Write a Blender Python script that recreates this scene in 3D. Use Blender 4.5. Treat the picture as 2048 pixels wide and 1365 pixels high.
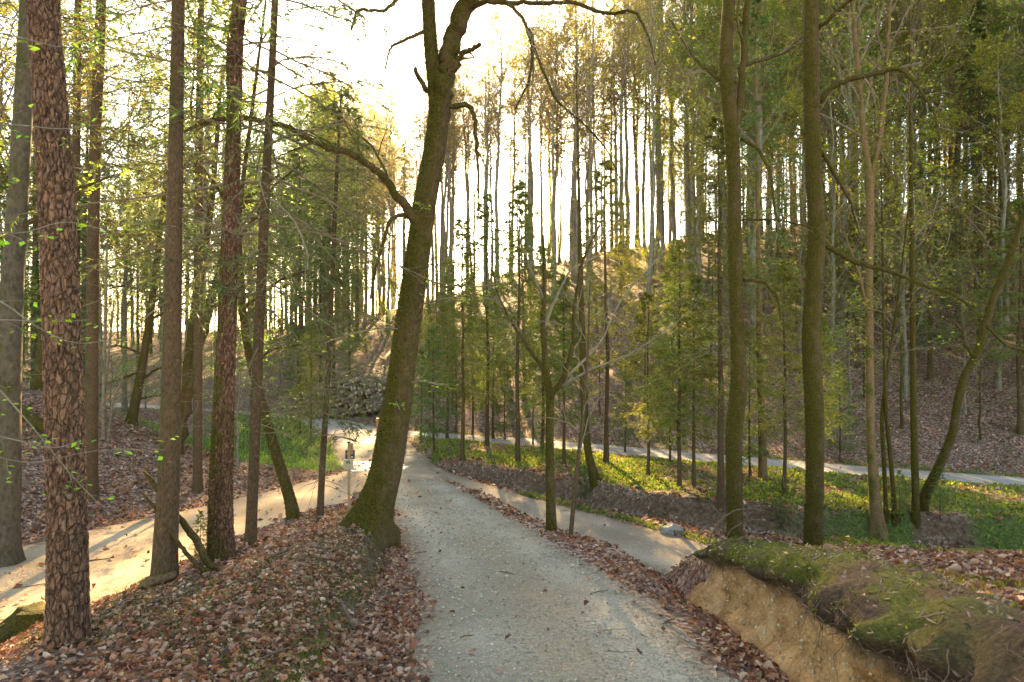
import bpy, math, numpy as np
from mathutils import Vector
for o in list(bpy.data.objects): bpy.data.objects.remove(o)
scene = bpy.context.scene
COL = scene.collection
# ------------------------------------------------------------------ camera, sky, sun, exposure
cam = bpy.data.cameras.new('camera'); camo = bpy.data.objects.new('camera', cam); COL.objects.link(camo)
camo.location = (0, 0, 0); camo.rotation_euler = (math.radians(90), 0, 0)      # eye level is z = 0
cam.lens = 24; cam.sensor_width = 36; cam.clip_start = 0.05; cam.clip_end = 3000
cam.dof.use_dof = True; cam.dof.focus_distance = 13.0; cam.dof.aperture_fstop = 4.5
scene.camera = camo
SUN_EL, SUN_AZ = math.radians(22.3), math.radians(-5.1)        # azimuth from +Y, negative = to the west of it
world = bpy.data.worlds.new('World'); scene.world = world; world.use_nodes = True
wn = world.node_tree.nodes; wl = world.node_tree.links; wn.clear()
sky = wn.new('ShaderNodeTexSky'); sky.sky_type = 'NISHITA'; sky.sun_disc = False
sky.sun_elevation = SUN_EL; sky.sun_rotation = SUN_AZ
sky.air_density = 1.0; sky.dust_density = .6; sky.ozone_density = 1.0
bg = wn.new('ShaderNodeBackground'); bg.inputs['Strength'].default_value = 0.09
wo = wn.new('ShaderNodeOutputWorld')
wl.new(sky.outputs[0], bg.inputs[0]); wl.new(bg.outputs[0], wo.inputs[0])
sl = bpy.data.lights.new('sun', 'SUN'); sl.energy = 5.0; sl.angle = math.radians(0.6); sl.color = (1.0, 0.76, 0.44)
so = bpy.data.objects.new('sun', sl); COL.objects.link(so)
sd = Vector((math.sin(SUN_AZ)*math.cos(SUN_EL), math.cos(SUN_AZ)*math.cos(SUN_EL), math.sin(SUN_EL)))
so.rotation_euler = sd.to_track_quat('Z', 'Y').to_euler(); so.location = sd*200
vs = scene.view_settings; vs.view_transform = 'Standard'; vs.look = 'None'; vs.gamma = 1.0; vs.use_curve_mapping = False
vs.exposure = 3.5
vs.use_white_balance = True; vs.white_balance_temperature = 8300; vs.white_balance_tint = 10
scene.render.engine = 'CYCLES'
cy = scene.cycles
cy.max_bounces = 6; cy.diffuse_bounces = 4; cy.glossy_bounces = 2; cy.transmission_bounces = 4; cy.transparent_max_bounces = 4
cy.use_denoising = True; cy.sample_clamp_indirect = 8.0
try: cy.denoiser = 'OPENIMAGEDENOISE'
except Exception: pass
rng = np.random.default_rng(7)

# ------------------------------------------------------------------ small numpy helpers
FPX = 24/36*2048
def P(px, py, d): return np.array([(px-1024)/FPX*d, d, (682.5-py)/FPX*d])
def nrm(v): return v/np.maximum(np.linalg.norm(v, axis=-1, keepdims=True), 1e-9)
def sst(a, b, v):
    t = np.clip((v-a)/(b-a), 0, 1); return t*t*(3-2*t)
_T = np.random.default_rng(3).random((256, 256))
def vnoise(x, y, seed=0):
    x = np.asarray(x, float)+seed*17.31; y = np.asarray(y, float)+seed*9.73
    xi = np.floor(x).astype(int); yi = np.floor(y).astype(int); fx = x-xi; fy = y-yi
    fx = fx*fx*(3-2*fx); fy = fy*fy*(3-2*fy)
    g = lambda i, j: _T[(xi+i) & 255, (yi+j) & 255]
    return (g(0,0)*(1-fx)+g(1,0)*fx)*(1-fy)+(g(0,1)*(1-fx)+g(1,1)*fx)*fy
def fbm(x, y, o=4, seed=0):
    s = 0; a = .5
    for i in range(o): s = s+a*vnoise(np.asarray(x)*2**i, np.asarray(y)*2**i, seed+i*3); a *= .5
    return s/(1-.5**o)*1.0

class MB:
    """collects polygons and builds ONE mesh"""
    def __init__(s): s.v=[]; s.f=[]; s.c=[]; s.n=0
    def add(s, V, F, mi=0, col=None):
        V = np.asarray(V, np.float32).reshape(-1, 3); F = np.asarray(F, np.int64)
        s.v.append(V); s.f.append((F+s.n, mi)); s.n += len(V)
        if col is None: col = np.full((len(V), 3), .5)
        col = np.asarray(col, np.float32)
        if col.ndim == 1: col = np.tile(col, (len(V), 1)) if len(col) == 3 else np.repeat(col[:, None], 3, 1)
        s.c.append(col)
    def mesh(s, name, mats, smooth=True):
        me = bpy.data.meshes.new(name)
        V = np.concatenate(s.v); C = np.concatenate(s.c)
        me.vertices.add(len(V)); me.vertices.foreach_set('co', V.ravel())
        li = np.concatenate([f.ravel() for f, _ in s.f]); cnt = np.concatenate([np.full(len(f), f.shape[1]) for f, _ in s.f])
        mi = np.concatenate([np.full(len(f), m) for f, m in s.f])
        me.loops.add(len(li)); me.loops.foreach_set('vertex_index', li.astype(np.int32))
        me.polygons.add(len(cnt)); st = np.concatenate([[0], np.cumsum(cnt)[:-1]])
        me.polygons.foreach_set('loop_start', st.astype(np.int32))
        me.polygons.foreach_set('material_index', mi.astype(np.int32))
        me.polygons.foreach_set('use_smooth', np.full(len(cnt), smooth, dtype=bool))
        for m in mats: me.materials.append(m)
        at = me.attributes.new('Col', 'FLOAT_COLOR', 'POINT')
        at.data.foreach_set('color', np.concatenate([C, np.ones((len(C), 1), np.float32)], 1).ravel())
        me.update(); me.validate(); return me
def link(name, me, parent=None, loc=None, kind=None, label=None, cat=None, group=None, rz=0, sc=None):
    o = bpy.data.objects.new(name, me); COL.objects.link(o)
    if parent is not None: o.parent = parent
    if loc is not None: o.location = [float(v) for v in loc]
    if rz: o.rotation_euler = (0, 0, rz)
    if sc is not None: o.scale = sc if hasattr(sc, '__len__') else (sc, sc, sc)
    if kind: o['kind'] = kind
    if label: o['label'] = label
    if cat: o['category'] = cat
    if group: o['group'] = group
    return o
def copy_thing(src, loc, rz=0, sc=1.0, label=None, group=None):
    r = src.copy(); COL.objects.link(r); r.location = [float(v) for v in loc]; r.rotation_euler = (0, 0, rz)
    r.scale = sc if hasattr(sc, '__len__') else (sc, sc, sc)
    if label: r['label'] = label
    if group: r['group'] = group
    for ch in src.children:
        c = ch.copy(); COL.objects.link(c); c.parent = r
        for g in ch.children:
            d = g.copy(); COL.objects.link(d); d.parent = c
    return r

def tubes(mb, Pth, Rad, sides=4, mi=0, col=None, cap=False):
    """batch of tubes: Pth (k,n,3), Rad (k,n)"""
    Pth = np.asarray(Pth, float); Rad = np.asarray(Rad, float); k, n, _ = Pth.shape
    if k == 0: return
    T = nrm(np.gradient(Pth, axis=1)); m = nrm(T.mean(1))
    ref = np.cross(m, np.where(np.abs(m[:, 2:3]) > .8, [[1., .2, 0]], [[.1, .05, 1.]])); ref = nrm(ref)
    U = nrm(np.cross(T, ref[:, None, :])); W = np.cross(T, U)
    a = np.arange(sides)/sides*2*np.pi
    V = Pth[:, :, None, :]+Rad[:, :, None, None]*(np.cos(a)[:, None]*U[:, :, None, :]+np.sin(a)[:, None]*W[:, :, None, :])
    idx = np.arange(k*n*sides).reshape(k, n, sides)
    A = idx[:, :-1, :]; B = np.roll(A, -1, 2); D = idx[:, 1:, :]; Cc = np.roll(D, -1, 2)
    F = np.stack([A, B, Cc, D], -1).reshape(-1, 4)
    c = None
    if col is not None:
        col = np.asarray(col, float)
        c = np.tile(col, (k*n*sides, 1)) if col.ndim == 1 else np.repeat(col, n*sides, 0)
    mb.add(V.reshape(-1, 3), F, mi, c)
    if cap and sides > 2:
        for e in (0, n-1):
            base = mb.n-k*n*sides
            mb.f.append((idx[:, e, :].reshape(k, sides)[:, ::(1 if e else -1)]+base, mi if cap is True else cap))
def resample(pts, n):
    """smooth polyline (any number of columns) to n samples"""
    pts = np.asarray(pts, float); s = np.concatenate([[0], np.cumsum(np.linalg.norm(np.diff(pts[:, :3], axis=0), axis=1))])
    t = np.linspace(0, s[-1], n); out = np.stack([np.interp(t, s, pts[:, i]) for i in range(pts.shape[1])], 1)
    w = max(1, n//(3*len(pts)))
    if w >= 1 and n > 6:
        ker = np.ones(2*w+1)/(2*w+1)
        pad = np.concatenate([2*out[:1]-out[w:0:-1], out, 2*out[-1:]-out[-2:-w-2:-1]])
        out = np.stack([np.convolve(pad[:, i], ker, 'valid') for i in range(out.shape[1])], 1)
    return out
def grow(g, S, D, L, R, n, wander=.15, trop=0., tip=.3):
    k = len(S); Pt = np.zeros((k, n, 3)); Pt[:, 0] = S; d = nrm(np.array(D, float))
    st = (np.asarray(L)/(n-1))[:, None]
    up = np.array([0, 0, 1.])
    for i in range(1, n):
        d = nrm(d+g.normal(0, wander, (k, 3))+up*trop); Pt[:, i] = Pt[:, i-1]+d*st
    return Pt, np.asarray(R)[:, None]*np.linspace(1, tip, n)[None]
def spawn(g, Pt, Rd, m, t0, t1, ang, lr, rr, plen, flat=0., angj=.25):
    k, n, _ = Pt.shape
    t = (np.arange(m)[None]+g.random((k, m)))/m*(t1-t0)+t0; x = t*(n-1); i = np.minimum(x.astype(int), n-2); f = (x-i)[..., None]
    ki = np.arange(k)[:, None]; a = Pt[ki, i]; b = Pt[ki, i+1]; S = a*(1-f)+b*f; d = nrm(b-a)
    rv = g.normal(size=(k, m, 3)); rv[..., 2] *= (1-flat)
    pr = nrm(rv-(rv*d).sum(-1, keepdims=True)*d)
    an = ang+g.normal(0, angj, (k, m, 1)); D = np.cos(an)*d+np.sin(an)*pr
    r0 = Rd[ki, i]*(1-f[..., 0])+Rd[ki, i+1]*f[..., 0]
    L = np.asarray(plen)[:, None]*lr*(1.15-.65*t)*(.7+.6*g.random((k, m)))
    return S.reshape(-1, 3), D.reshape(-1, 3), L.ravel(), (r0*rr).ravel()
def leaves(mb, g, pos, size, mi=1, col=(.5, .5, .5), flat=.6, colj=.25, ax=None, wid=.62):
    """diamond leaves with a slight fold, one quad each"""
    k = len(pos)
    if k == 0: return
    a = g.normal(size=(k, 3)); a[:, 2] = a[:, 2]*(1-flat)-.15
    if ax is not None: a = a*.6+ax
    a = nrm(a); nn = g.normal(size=(k, 3))*(1-flat*.6); nn[:, 2] = np.abs(nn[:, 2])+flat; b = nrm(np.cross(nn, a)); up = np.cross(a, b)
    s = (size*(.6+.8*g.random(k)))[:, None]
    V = np.stack([pos, pos+a*s*.5+b*s*wid*.5+up*s*.08, pos+a*s, pos+a*s*.5-b*s*wid*.5+up*s*.08], 1)
    c = np.asarray(col)[None]*(1+colj*g.normal(size=(k, 1)))*(1+.10*g.normal(size=(k, 3)))
    mb.add(V.reshape(-1, 3), np.arange(4*k).reshape(k, 4), mi, np.repeat(np.clip(c, .005, 1), 4, 0))
def needles(mb, g, Pt, side, ln, wd, mi=1, col=(.03, .05, .02), rep=2, droop=.15, colj=.3):
    """rows of needle clumps along both sides of twigs"""
    k, n, _ = Pt.shape
    for r in range(rep):
        for sg in (-1, 1):
            f = g.random((k, n-1, 1)); p = Pt[:, :-1]*(1-f)+Pt[:, 1:]*f; d = nrm(Pt[:, 1:]-Pt[:, :-1])
            q = sg*side[:, None, :]+g.normal(0, .38, p.shape); q[..., 2] -= droop
            a = nrm(d*.75+q*.75); l = ln*(.6+.8*g.random((k, n-1, 1)))
            w = nrm(np.cross(a, g.normal(size=p.shape)))*wd
            V = np.stack([p+w*.5, p+a*l, p-w*.5-d*wd*.5], 2).reshape(-1, 3); m = k*(n-1)
            c = np.asarray(col)[None]*(1+colj*g.normal(size=(m, 1)))*(1+.1*g.normal(size=(m, 3)))
            mb.add(V, np.arange(3*m).reshape(m, 3), mi, np.repeat(np.clip(c, .004, 1), 3, 0))

# ------------------------------------------------------------------ materials
def new_mat(name):
    m = bpy.data.materials.new(name); m.use_nodes = True; nt = m.node_tree; nt.nodes.clear()
    return m, nt, nt.nodes, nt.links, nt.nodes.new('ShaderNodeOutputMaterial')
def N(nt, t, **kw):
    n = nt.nodes.new('ShaderNode'+t)
    for k, v in kw.items():
        if k in ('scale', 'detail', 'rough', 'dist'):
            n.inputs[{'scale':'Scale','detail':'Detail','rough':'Roughness','dist':'Distortion'}[k]].default_value = v
        else: setattr(n, k, v)
    return n
def coords(nt, st=(1, 1, 1), obj=True):
    tc = nt.nodes.new('ShaderNodeTexCoord'); mp = nt.nodes.new('ShaderNodeMapping'); mp.inputs['Scale'].default_value = st
    nt.links.new(tc.outputs['Object'], mp.inputs[0]); return mp.outputs[0]
def ramp(nt, src, stops):
    r = nt.nodes.new('ShaderNodeValToRGB'); e = r.color_ramp.elements
    while len(e) < len(stops): e.new(.5)
    for i, (p, c) in enumerate(stops): e[i].position = p; e[i].color = (*c, 1) if len(c) == 3 else c
    nt.links.new(src, r.inputs[0]); return r.outputs[0]
def mix(nt, f, a, b, mode='MIX'):
    m = nt.nodes.new('ShaderNodeMix'); m.data_type = 'RGBA'; m.blend_type = mode
    for i, s in ((0, f), (6, a), (7, b)):
        if isinstance(s, (int, float)): m.inputs[i].default_value = s
        elif isinstance(s, tuple): m.inputs[i].default_value = (*s, 1)
        else: nt.links.new(s, m.inputs[i])
    return m.outputs[2]
def math_(nt, op, a, b=0.):
    m = nt.nodes.new('ShaderNodeMath'); m.operation = op
    for i, s in ((0, a), (1, b)):
        if isinstance(s, (int, float)): m.inputs[i].default_value = s
        else: nt.links.new(s, m.inputs[i])
    return m.outputs[0]
def bumpn(nt, h, strength, dist):
    b = nt.nodes.new('ShaderNodeBump'); b.inputs['Strength'].default_value = strength; b.inputs['Distance'].default_value = dist
    nt.links.new(h, b.inputs['Height']); return b.outputs[0]
def principled(nt, out, col, rough=.9, nor=None, spec=.25):
    b = nt.nodes.new('ShaderNodeBsdfPrincipled')
    if isinstance(col, tuple): b.inputs['Base Color'].default_value = (*col, 1)
    else: nt.links.new(col, b.inputs['Base Color'])
    b.inputs['Roughness'].default_value = rough; b.inputs['Specular IOR Level'].default_value = spec
    if nor is not None: nt.links.new(nor, b.inputs['Normal'])
    nt.links.new(b.outputs[0], out.inputs[0]); return b
def attr(nt):
    a = nt.nodes.new('ShaderNodeAttribute'); a.attribute_name = 'Col'; return a.outputs['Color']
def leaf_mat(name, trans=.5, rough=.6, gain=1.0, vary=.25):
    """thin leaf: colour from the mesh, some light passes through"""
    m, nt, nd, lk, out = new_mat(name); c = attr(nt)
    oi = nt.nodes.new('ShaderNodeObjectInfo'); hs = nt.nodes.new('ShaderNodeHueSaturation')
    lk.new(c, hs.inputs['Color'])
    lk.new(math_(nt, 'ADD', math_(nt, 'MULTIPLY', oi.outputs['Random'], .05), .475), hs.inputs['Hue'])
    lk.new(math_(nt, 'ADD', math_(nt, 'MULTIPLY', oi.outputs['Random'], vary*2), gain-vary), hs.inputs['Value'])
    c = hs.outputs[0]
    d = nt.nodes.new('ShaderNodeBsdfPrincipled'); lk.new(c, d.inputs['Base Color']); d.inputs['Roughness'].default_value = rough; d.inputs['Specular IOR Level'].default_value = .25
    t = nt.nodes.new('ShaderNodeBsdfTranslucent'); lk.new(c, t.inputs[0])
    mx = nt.nodes.new('ShaderNodeMixShader'); mx.inputs[0].default_value = trans
    lk.new(d.outputs[0], mx.inputs[1]); lk.new(t.outputs[0], mx.inputs[2]); lk.new(mx.outputs[0], out.inputs[0]); return m
def bark_mat(name, dark, light, moss=None, moss_amt=.5, scale=14, st=(1, 1, .25), bump=.7, bd=.02, usecol=False, dim=.66, edge=0):
    dark, light = (tuple(x*dim for x in q) for q in (dark, light)); moss = moss and tuple(x*max(dim, .8) for x in moss)
    m, nt, nd, lk, out = new_mat(name); co = coords(nt, st); c2 = coords(nt)
    n1 = N(nt, 'TexNoise', scale=scale, detail=6, rough=.65); lk.new(co, n1.inputs[0])
    v = N(nt, 'TexVoronoi', scale=scale*1.1); lk.new(co, v.inputs[0])
    h = math_(nt, 'ADD', math_(nt, 'MULTIPLY', n1.outputs[0], .7), math_(nt, 'MULTIPLY', v.outputs[0], .4))
    col = ramp(nt, h, [(.38, dark), (.64, light)])
    nl = N(nt, 'TexNoise', scale=1.3, detail=3); lk.new(c2, nl.inputs[0])
    col = mix(nt, .55, col, mix(nt, nl.outputs[0], col, tuple(min(1, x*1.8) for x in light)))
    if edge:
        wn_ = N(nt, 'TexNoise', scale=7, detail=3); lk.new(c2, wn_.inputs[0]); av = nt.nodes.new('ShaderNodeVectorMath'); av.operation = 'MULTIPLY_ADD'
        lk.new(wn_.outputs['Color'], av.inputs[0]); av.inputs[1].default_value = (.07, .07, .10); lk.new(c2, av.inputs[2]); mp2 = nt.nodes.new('ShaderNodeMapping'); mp2.inputs['Scale'].default_value = (1, 1, .42); lk.new(av.outputs[0], mp2.inputs[0])
        ve = N(nt, 'TexVoronoi', feature='DISTANCE_TO_EDGE', scale=edge); lk.new(mp2.outputs[0], ve.inputs['Vector']); vc = N(nt, 'TexVoronoi', scale=edge); lk.new(mp2.outputs[0], vc.inputs['Vector'])
        cr = ramp(nt, ve.outputs[0], [(.0, (.40,.38,.36)), (.04, (.72,.70,.68)), (.10, (1,1,1))]); col = mix(nt, 1.0, col, cr, 'MULTIPLY')
        sc3 = nt.nodes.new('ShaderNodeSeparateColor'); lk.new(vc.outputs['Color'], sc3.inputs[0]); col = mix(nt, 1.0, col, ramp(nt, sc3.outputs[0], [(0, (.72,.74,.78)), (1, (1.0,.95,.9))]), 'MULTIPLY')
        h = math_(nt, 'ADD', h, math_(nt, 'MULTIPLY', ramp(nt, ve.outputs[0], [(0, (0,0,0)), (.16, (1,1,1))]), 1.1))
    if usecol: col = mix(nt, 1.0, col, attr(nt), 'MULTIPLY')
    if moss:
        n2 = N(nt, 'TexNoise', scale=3.2, detail=9, rough=.78); lk.new(coords(nt, (1, 1, .55)), n2.inputs[0])
        n3 = N(nt, 'TexNoise', scale=38, detail=6, rough=.75); lk.new(c2, n3.inputs[0])
        ge = nt.nodes.new('ShaderNodeNewGeometry'); sx = nt.nodes.new('ShaderNodeSeparateXYZ'); lk.new(ge.outputs['Normal'], sx.inputs[0])
        side = math_(nt, 'ADD', math_(nt, 'MULTIPLY', sx.outputs[0], -.10), math_(nt, 'MULTIPLY', sx.outputs[2], .12))
        f = ramp(nt, math_(nt, 'ADD', math_(nt, 'ADD', n2.outputs[0], side), math_(nt, 'MULTIPLY', n3.outputs[0], .25)), [(.66-moss_amt*.3, (0, 0, 0)), (.80-moss_amt*.3, (1, 1, 1))])
        mc = ramp(nt, n3.outputs[0], [(.36, tuple(x*.22 for x in moss)), (.52, tuple(x*.75 for x in moss)), (.66, tuple(x*1.35 for x in moss))])
        n4 = N(nt, 'TexNoise', scale=17, detail=2); lk.new(c2, n4.inputs[0])
        col = mix(nt, ramp(nt, n4.outputs[0], [(.66, (0,0,0)), (.70, (.5,.5,.5))]), col, tuple(min(1, x*2.4) for x in light))
        col = mix(nt, f, col, mc)
        h = math_(nt, 'ADD', h, math_(nt, 'MULTIPLY', n3.outputs[0], .5))
    principled(nt, out, col, .95, bumpn(nt, h, bump, bd), .15); return m
MT = {}
MT['pine'] = bark_mat('pine_bark', (.06, .033, .019), (.22, .115, .066), None, 0, 34, (1, 1, .28), .9, .014, True, 1.05, 27)
MT['pine_moss'] = bark_mat('mossy_pine_bark', (.075, .037, .022), (.25, .12, .07), (.09, .085, .010), .20, 34, (1, 1, .28), .9, .012, True, .95, 29)
MT['spruce'] = bark_mat('spruce_bark', (.032, .018, .009), (.125, .072, .036), (.085, .075, .02), .10, 40, (1, 1, .5), 1.0, .016)
MT['moss'] = bark_mat('mossy_bark', (.024, .015, .008), (.125, .075, .032), (.092, .070, .008), .46, 30, (1, 1, .45), 1.3, .02)
MT['beech'] = bark_mat('beech_bark', (.095, .078, .055), (.25, .21, .15), (.13, .13, .04), .10, 10, (1, 1, .6), .5, .012)
MT['birch'] = bark_mat('flaky_bark', (.06, .033, .015), (.23, .13, .062), (.12, .11, .02), .12, 18, (1, 1, 1.6), .7, .012)
MT['grey_bark'] = bark_mat('old_grey_bark', (.038, .029, .019), (.12, .09, .058), (.09, .08, .02), .25, 12, (1, 1, .6), .6, .012)
MT['log_bark'] = bark_mat('log_bark', (.09, .065, .045), (.26, .20, .145), None, 0, 24, (1, .3, 1), .5, .01, False, .72)
MT['twig'] = bark_mat('twig_bark', (.075, .052, .032), (.19, .138, .085), None, 0, 9, (1, 1, 1), .2, .005, False, .85)
MT['pale_twig'] = bark_mat('pale_twig_bark', (.085, .07, .052), (.24, .205, .16), None, 0, 9, (1, 1, 1), .2, .005)
MT['moss_twig'] = bark_mat('mossy_twig_bark', (.05, .035, .018), (.12, .085, .04), (.14, .13, .015), .6, 14, (1, 1, 1), .5, .01)
MT['needle'] = leaf_mat('spruce_needles', .55, .5, 1.5)
MT['leaf'] = leaf_mat('spring_leaves', .65, .5, 1.1)
MT['litter'] = leaf_mat('dry_leaves', .18, .75)
MT['grass'] = leaf_mat('grass_blades', .45, .6)
MT['mosst'] = leaf_mat('moss_tufts', .35, .9)
# ------------------------------------------------------------------ the lie of the land
MAIN = np.array([(.8,-8,-.9,1.1),(.62,0,-1.65,1.1),(.45,4.1,-2.14,1.08),(.17,6.4,-2.42,1.06),(-.3,8.9,-2.72,1.0),(-.85,11,-2.97,.98),(-1.75,14.6,-3.4,.95),
                 (-3.1,19.7,-4.0,1.1),(-4.3,24,-4.42,1.6),(-6.4,31,-4.65,1.75),(-8.6,36.5,-4.7,1.7),(-11,40,-4.72,1.5),(-16.7,43.5,-4.68,1.3),(-30,49,-4.5,1.3),(-60,56,-4.0,1.3)])
SECOND = np.array([(-7.6,35.5,-4.7,1.1),(-3,33.8,-4.75,1.15),(.6,32,-4.75,1.2),(5.8,28.8,-4.74,1.2),(12.3,25,-4.74,1.2),(17,22.7,-4.74,1.2),(30,17,-4.6,1.2),(60,6,-4.3,1.2)])
LOWER = np.array([(-3.4,22.2,-4.28,1.1),(-1.0,19.4,-4.46,1.2),(.95,17.5,-4.54,1.2),(2.6,15.7,-4.58,1.2),(3.75,14.3,-4.6,1.2),(5.2,12.8,-4.6,.95),(8,11,-4.6,.95),(14,8.5,-4.5,.95),(24,5,-4.4,.95)])
LEFT = np.array([(-4.0,23.2,-4.38,1.2),(-5.6,18.7,-4.3,1.6),(-7.2,14.5,-4.15,2.0),(-9.0,10,-4.02,2.3),(-12,5,-3.9,1.8),(-16,-1,-3.8,1.8),(-24,-9,-3.6,1.8)])
def poly_d(pts, x, y):
    best = np.full(x.shape, 1e9); z = np.zeros(x.shape); hw = np.ones(x.shape)
    for a, b in zip(pts[:-1], pts[1:]):
        d = b[:2]-a[:2]; t = np.clip(((x-a[0])*d[0]+(y-a[1])*d[1])/(d@d), 0, 1)
        dd = np.hypot(x-a[0]-t*d[0], y-a[1]-t*d[1]); m = dd < best
        best = np.where(m, dd, best); z = np.where(m, a[2]+t*(b[2]-a[2]), z); hw = np.where(m, a[3]+t*(b[3]-a[3]), hw)
    return best, z, hw
FOOT = np.array([(-90,62),(-60,58.5),(-30,51.5),(-16.7,46),(-11,43.5),(-7,39),(-3,35.8),(.6,33.9),(5.8,30.7),(12.3,26.9),(17,24.6),(30,19),(60,8),(90,-2)])
def foot_s(x, y): return (y-np.interp(x, FOOT[:,0], FOOT[:,1]))*.87
def hill(x, y):
    s = foot_s(x, y)
    m = np.interp(x, [-60,-25,-8,5,18,40], [.16,.20,.27,.38,.46,.50])
    H = np.interp(x, [-60,-30,-15,0,20,45], [6.5,7.5,11,15.5,17,19])
    q = m*np.maximum(s-.3, 0); r = H*(1-np.exp(-(q/H)**3))**(1/3.)*1.0
    sc = H/m
    return np.where(s > 0, np.where(q < 1e-6, 0, r), 0)-np.maximum(s-sc*1.15, 0)*.22
CUTX = [-6,-2.9,1,4.8,8,14,24]; CUTY = [26.5,23.9,20.6,17.6,16.5,14.6,11.5]
def height(x, y, detail=True):
    x = np.asarray(x, float); y = np.asarray(y, float)
    my = MAIN[:,1]; xc = np.interp(y, my, MAIN[:,0]); zc = np.interp(y, my, MAIN[:,2]); hw = np.interp(y, my, MAIN[:,3])
    val = -4.66
    # spur to the west of the road
    lo = LEFT[::-1]
    xL = np.interp(y, lo[:,1], lo[:,0]); zL = np.interp(y, lo[:,1], lo[:,2]); hL = np.interp(y, lo[:,1], lo[:,3])
    xcr = np.interp(y, [0,5,7,11,16,22], [-2.9,-3.0,-3.2,-3.25,-3.6,-3.9]); xe = xL+hL+.25
    u = np.clip((xcr-x)/np.maximum(xcr-xe, .3), 0, 1)
    zm = np.interp(y, [-5,0,3,5,7,9,10.5,13,17,22], [-1.65,-1.92,-2.10,-2.24,-2.43,-2.52,-2.72,-3.2,-3.9,-4.4])
    zm = zm+.10*sst(0, 1.2, x-xcr)*np.clip(1-np.abs(x+2.4)/1.6, 0, 1)
    zl = zm+(zL-zm)*sst(0, .74, u)
    wob = .55*(fbm(x*.0+y*1.3, y*0+3.3, 4, 5)-.5)
    xf = xc-hw-np.interp(y, [3,4.5,8,10,14], [.62,.55,.32,.3,.5])+wob
    st = sst(xf, xf-.12-.28*fbm(y*1.9, y*0+8, 2, 6), x); zl = zc+(zl-zc)*st
    r = ((xL-hL-.3)-x)*.85
    rise_l = 3.3*sst(0, 9.5, r)*sst(28, 21.5, y-.12*(x+10))+np.maximum(r-9, 0)*.05*sst(40, 24, y)
    zl = zl+np.where(r > 0, rise_l, 0)
    # to the east: a strip, then down to the lower path
    xr = xc+hw+np.interp(y, [0,7,9,12,16], [.35,.35,.6,.4,.3])
    dm = np.maximum(x-xr, 0); zs = zc-.05*np.clip(dm, 0, .6)-.62*dm**1.1
    k = 6.; zr = np.log(np.exp(np.clip(k*zs, -60, 60))+np.exp(k*(val+.03)))/k
    yf = np.interp(x, [1.6,2.2,3.5,6,12], [7.0,7.15,6.75,6.4,6.0])
    pl = np.interp(y, [-6,0,3,4,5,6,7,8], [-.3,-.70,-1.17,-1.34,-1.54,-1.78,-2.10,-2.35])-.05-.02*(x-2)
    bm = sst(1.98, 2.22, x)*sst(3.4, 0., y-yf)
    zr = zr+(np.maximum(pl, zr)-zr)*bm
    z = np.where(x < xc, zl, zr)
    w = sst(20.5, 25, y); lw = np.where(x < xc, np.where(r > 0, 1-w*sst(6, 0, r), 1-w), 1-w)
    z = val+(z-val)*lw+np.where(x < xc, (1-lw)*0, 0)
    # low grassy bank beyond the ditch
    s2 = (y-np.interp(x, CUTX, CUTY)+.35*(fbm(x*.9, y*0+1.7, 3, 9)-.5))*.82
    ds, zz, hs = poly_d(SECOND, x, y)
    z = z+.50*sst(0, .30, s2)*sst(hs+.1, hs+4.2, ds)*sst(-4.6, -2.6, x)*sst(.5, 1.5, np.interp(x, FOOT[:,0], FOOT[:,1])-y)-.16*np.exp(-((s2+.25)/.35)**2)*sst(-3, 0, x)
    z = z+hill(x, y)
    rw = 0
    for R in (LEFT, LOWER, SECOND, MAIN):
        d, zz, h = poly_d(R, x, y)
        wv = sst(h+(.28 if R is MAIN else .8), h+.04, d); z = z+(zz-z)*wv; rw = np.maximum(rw, wv)
    if detail:
        rr = np.hypot(x, y); fs = foot_s(x, y)
        z = z+(1-rw)*((fbm(x*1.6, y*1.6, 4, 21)-.5)*.13+(fbm(x*.35, y*.35, 3, 31)-.5)*(.25+1.1*sst(2, 15, fs))*sst(6, 18, rr))
        z = z+rw*(fbm(x*2.2, y*2.2, 3, 41)-.5)*.03
    far = sst(170, 420, np.hypot(x, y)); z = z*(1-far)-14*far
    return z
def hz(x, y): return float(height(np.array([x], float), np.array([y], float))[0])
def road_w(x, y):
    m = np.zeros(np.shape(x))
    for R in (LEFT, LOWER, SECOND, MAIN):
        d, zz, h = poly_d(R, x, y); m = np.maximum(m, sst(h+.12, h-.15, d+.35*(fbm(x*1.5, y*1.5, 3, 77)-.5)))
    return m
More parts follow.
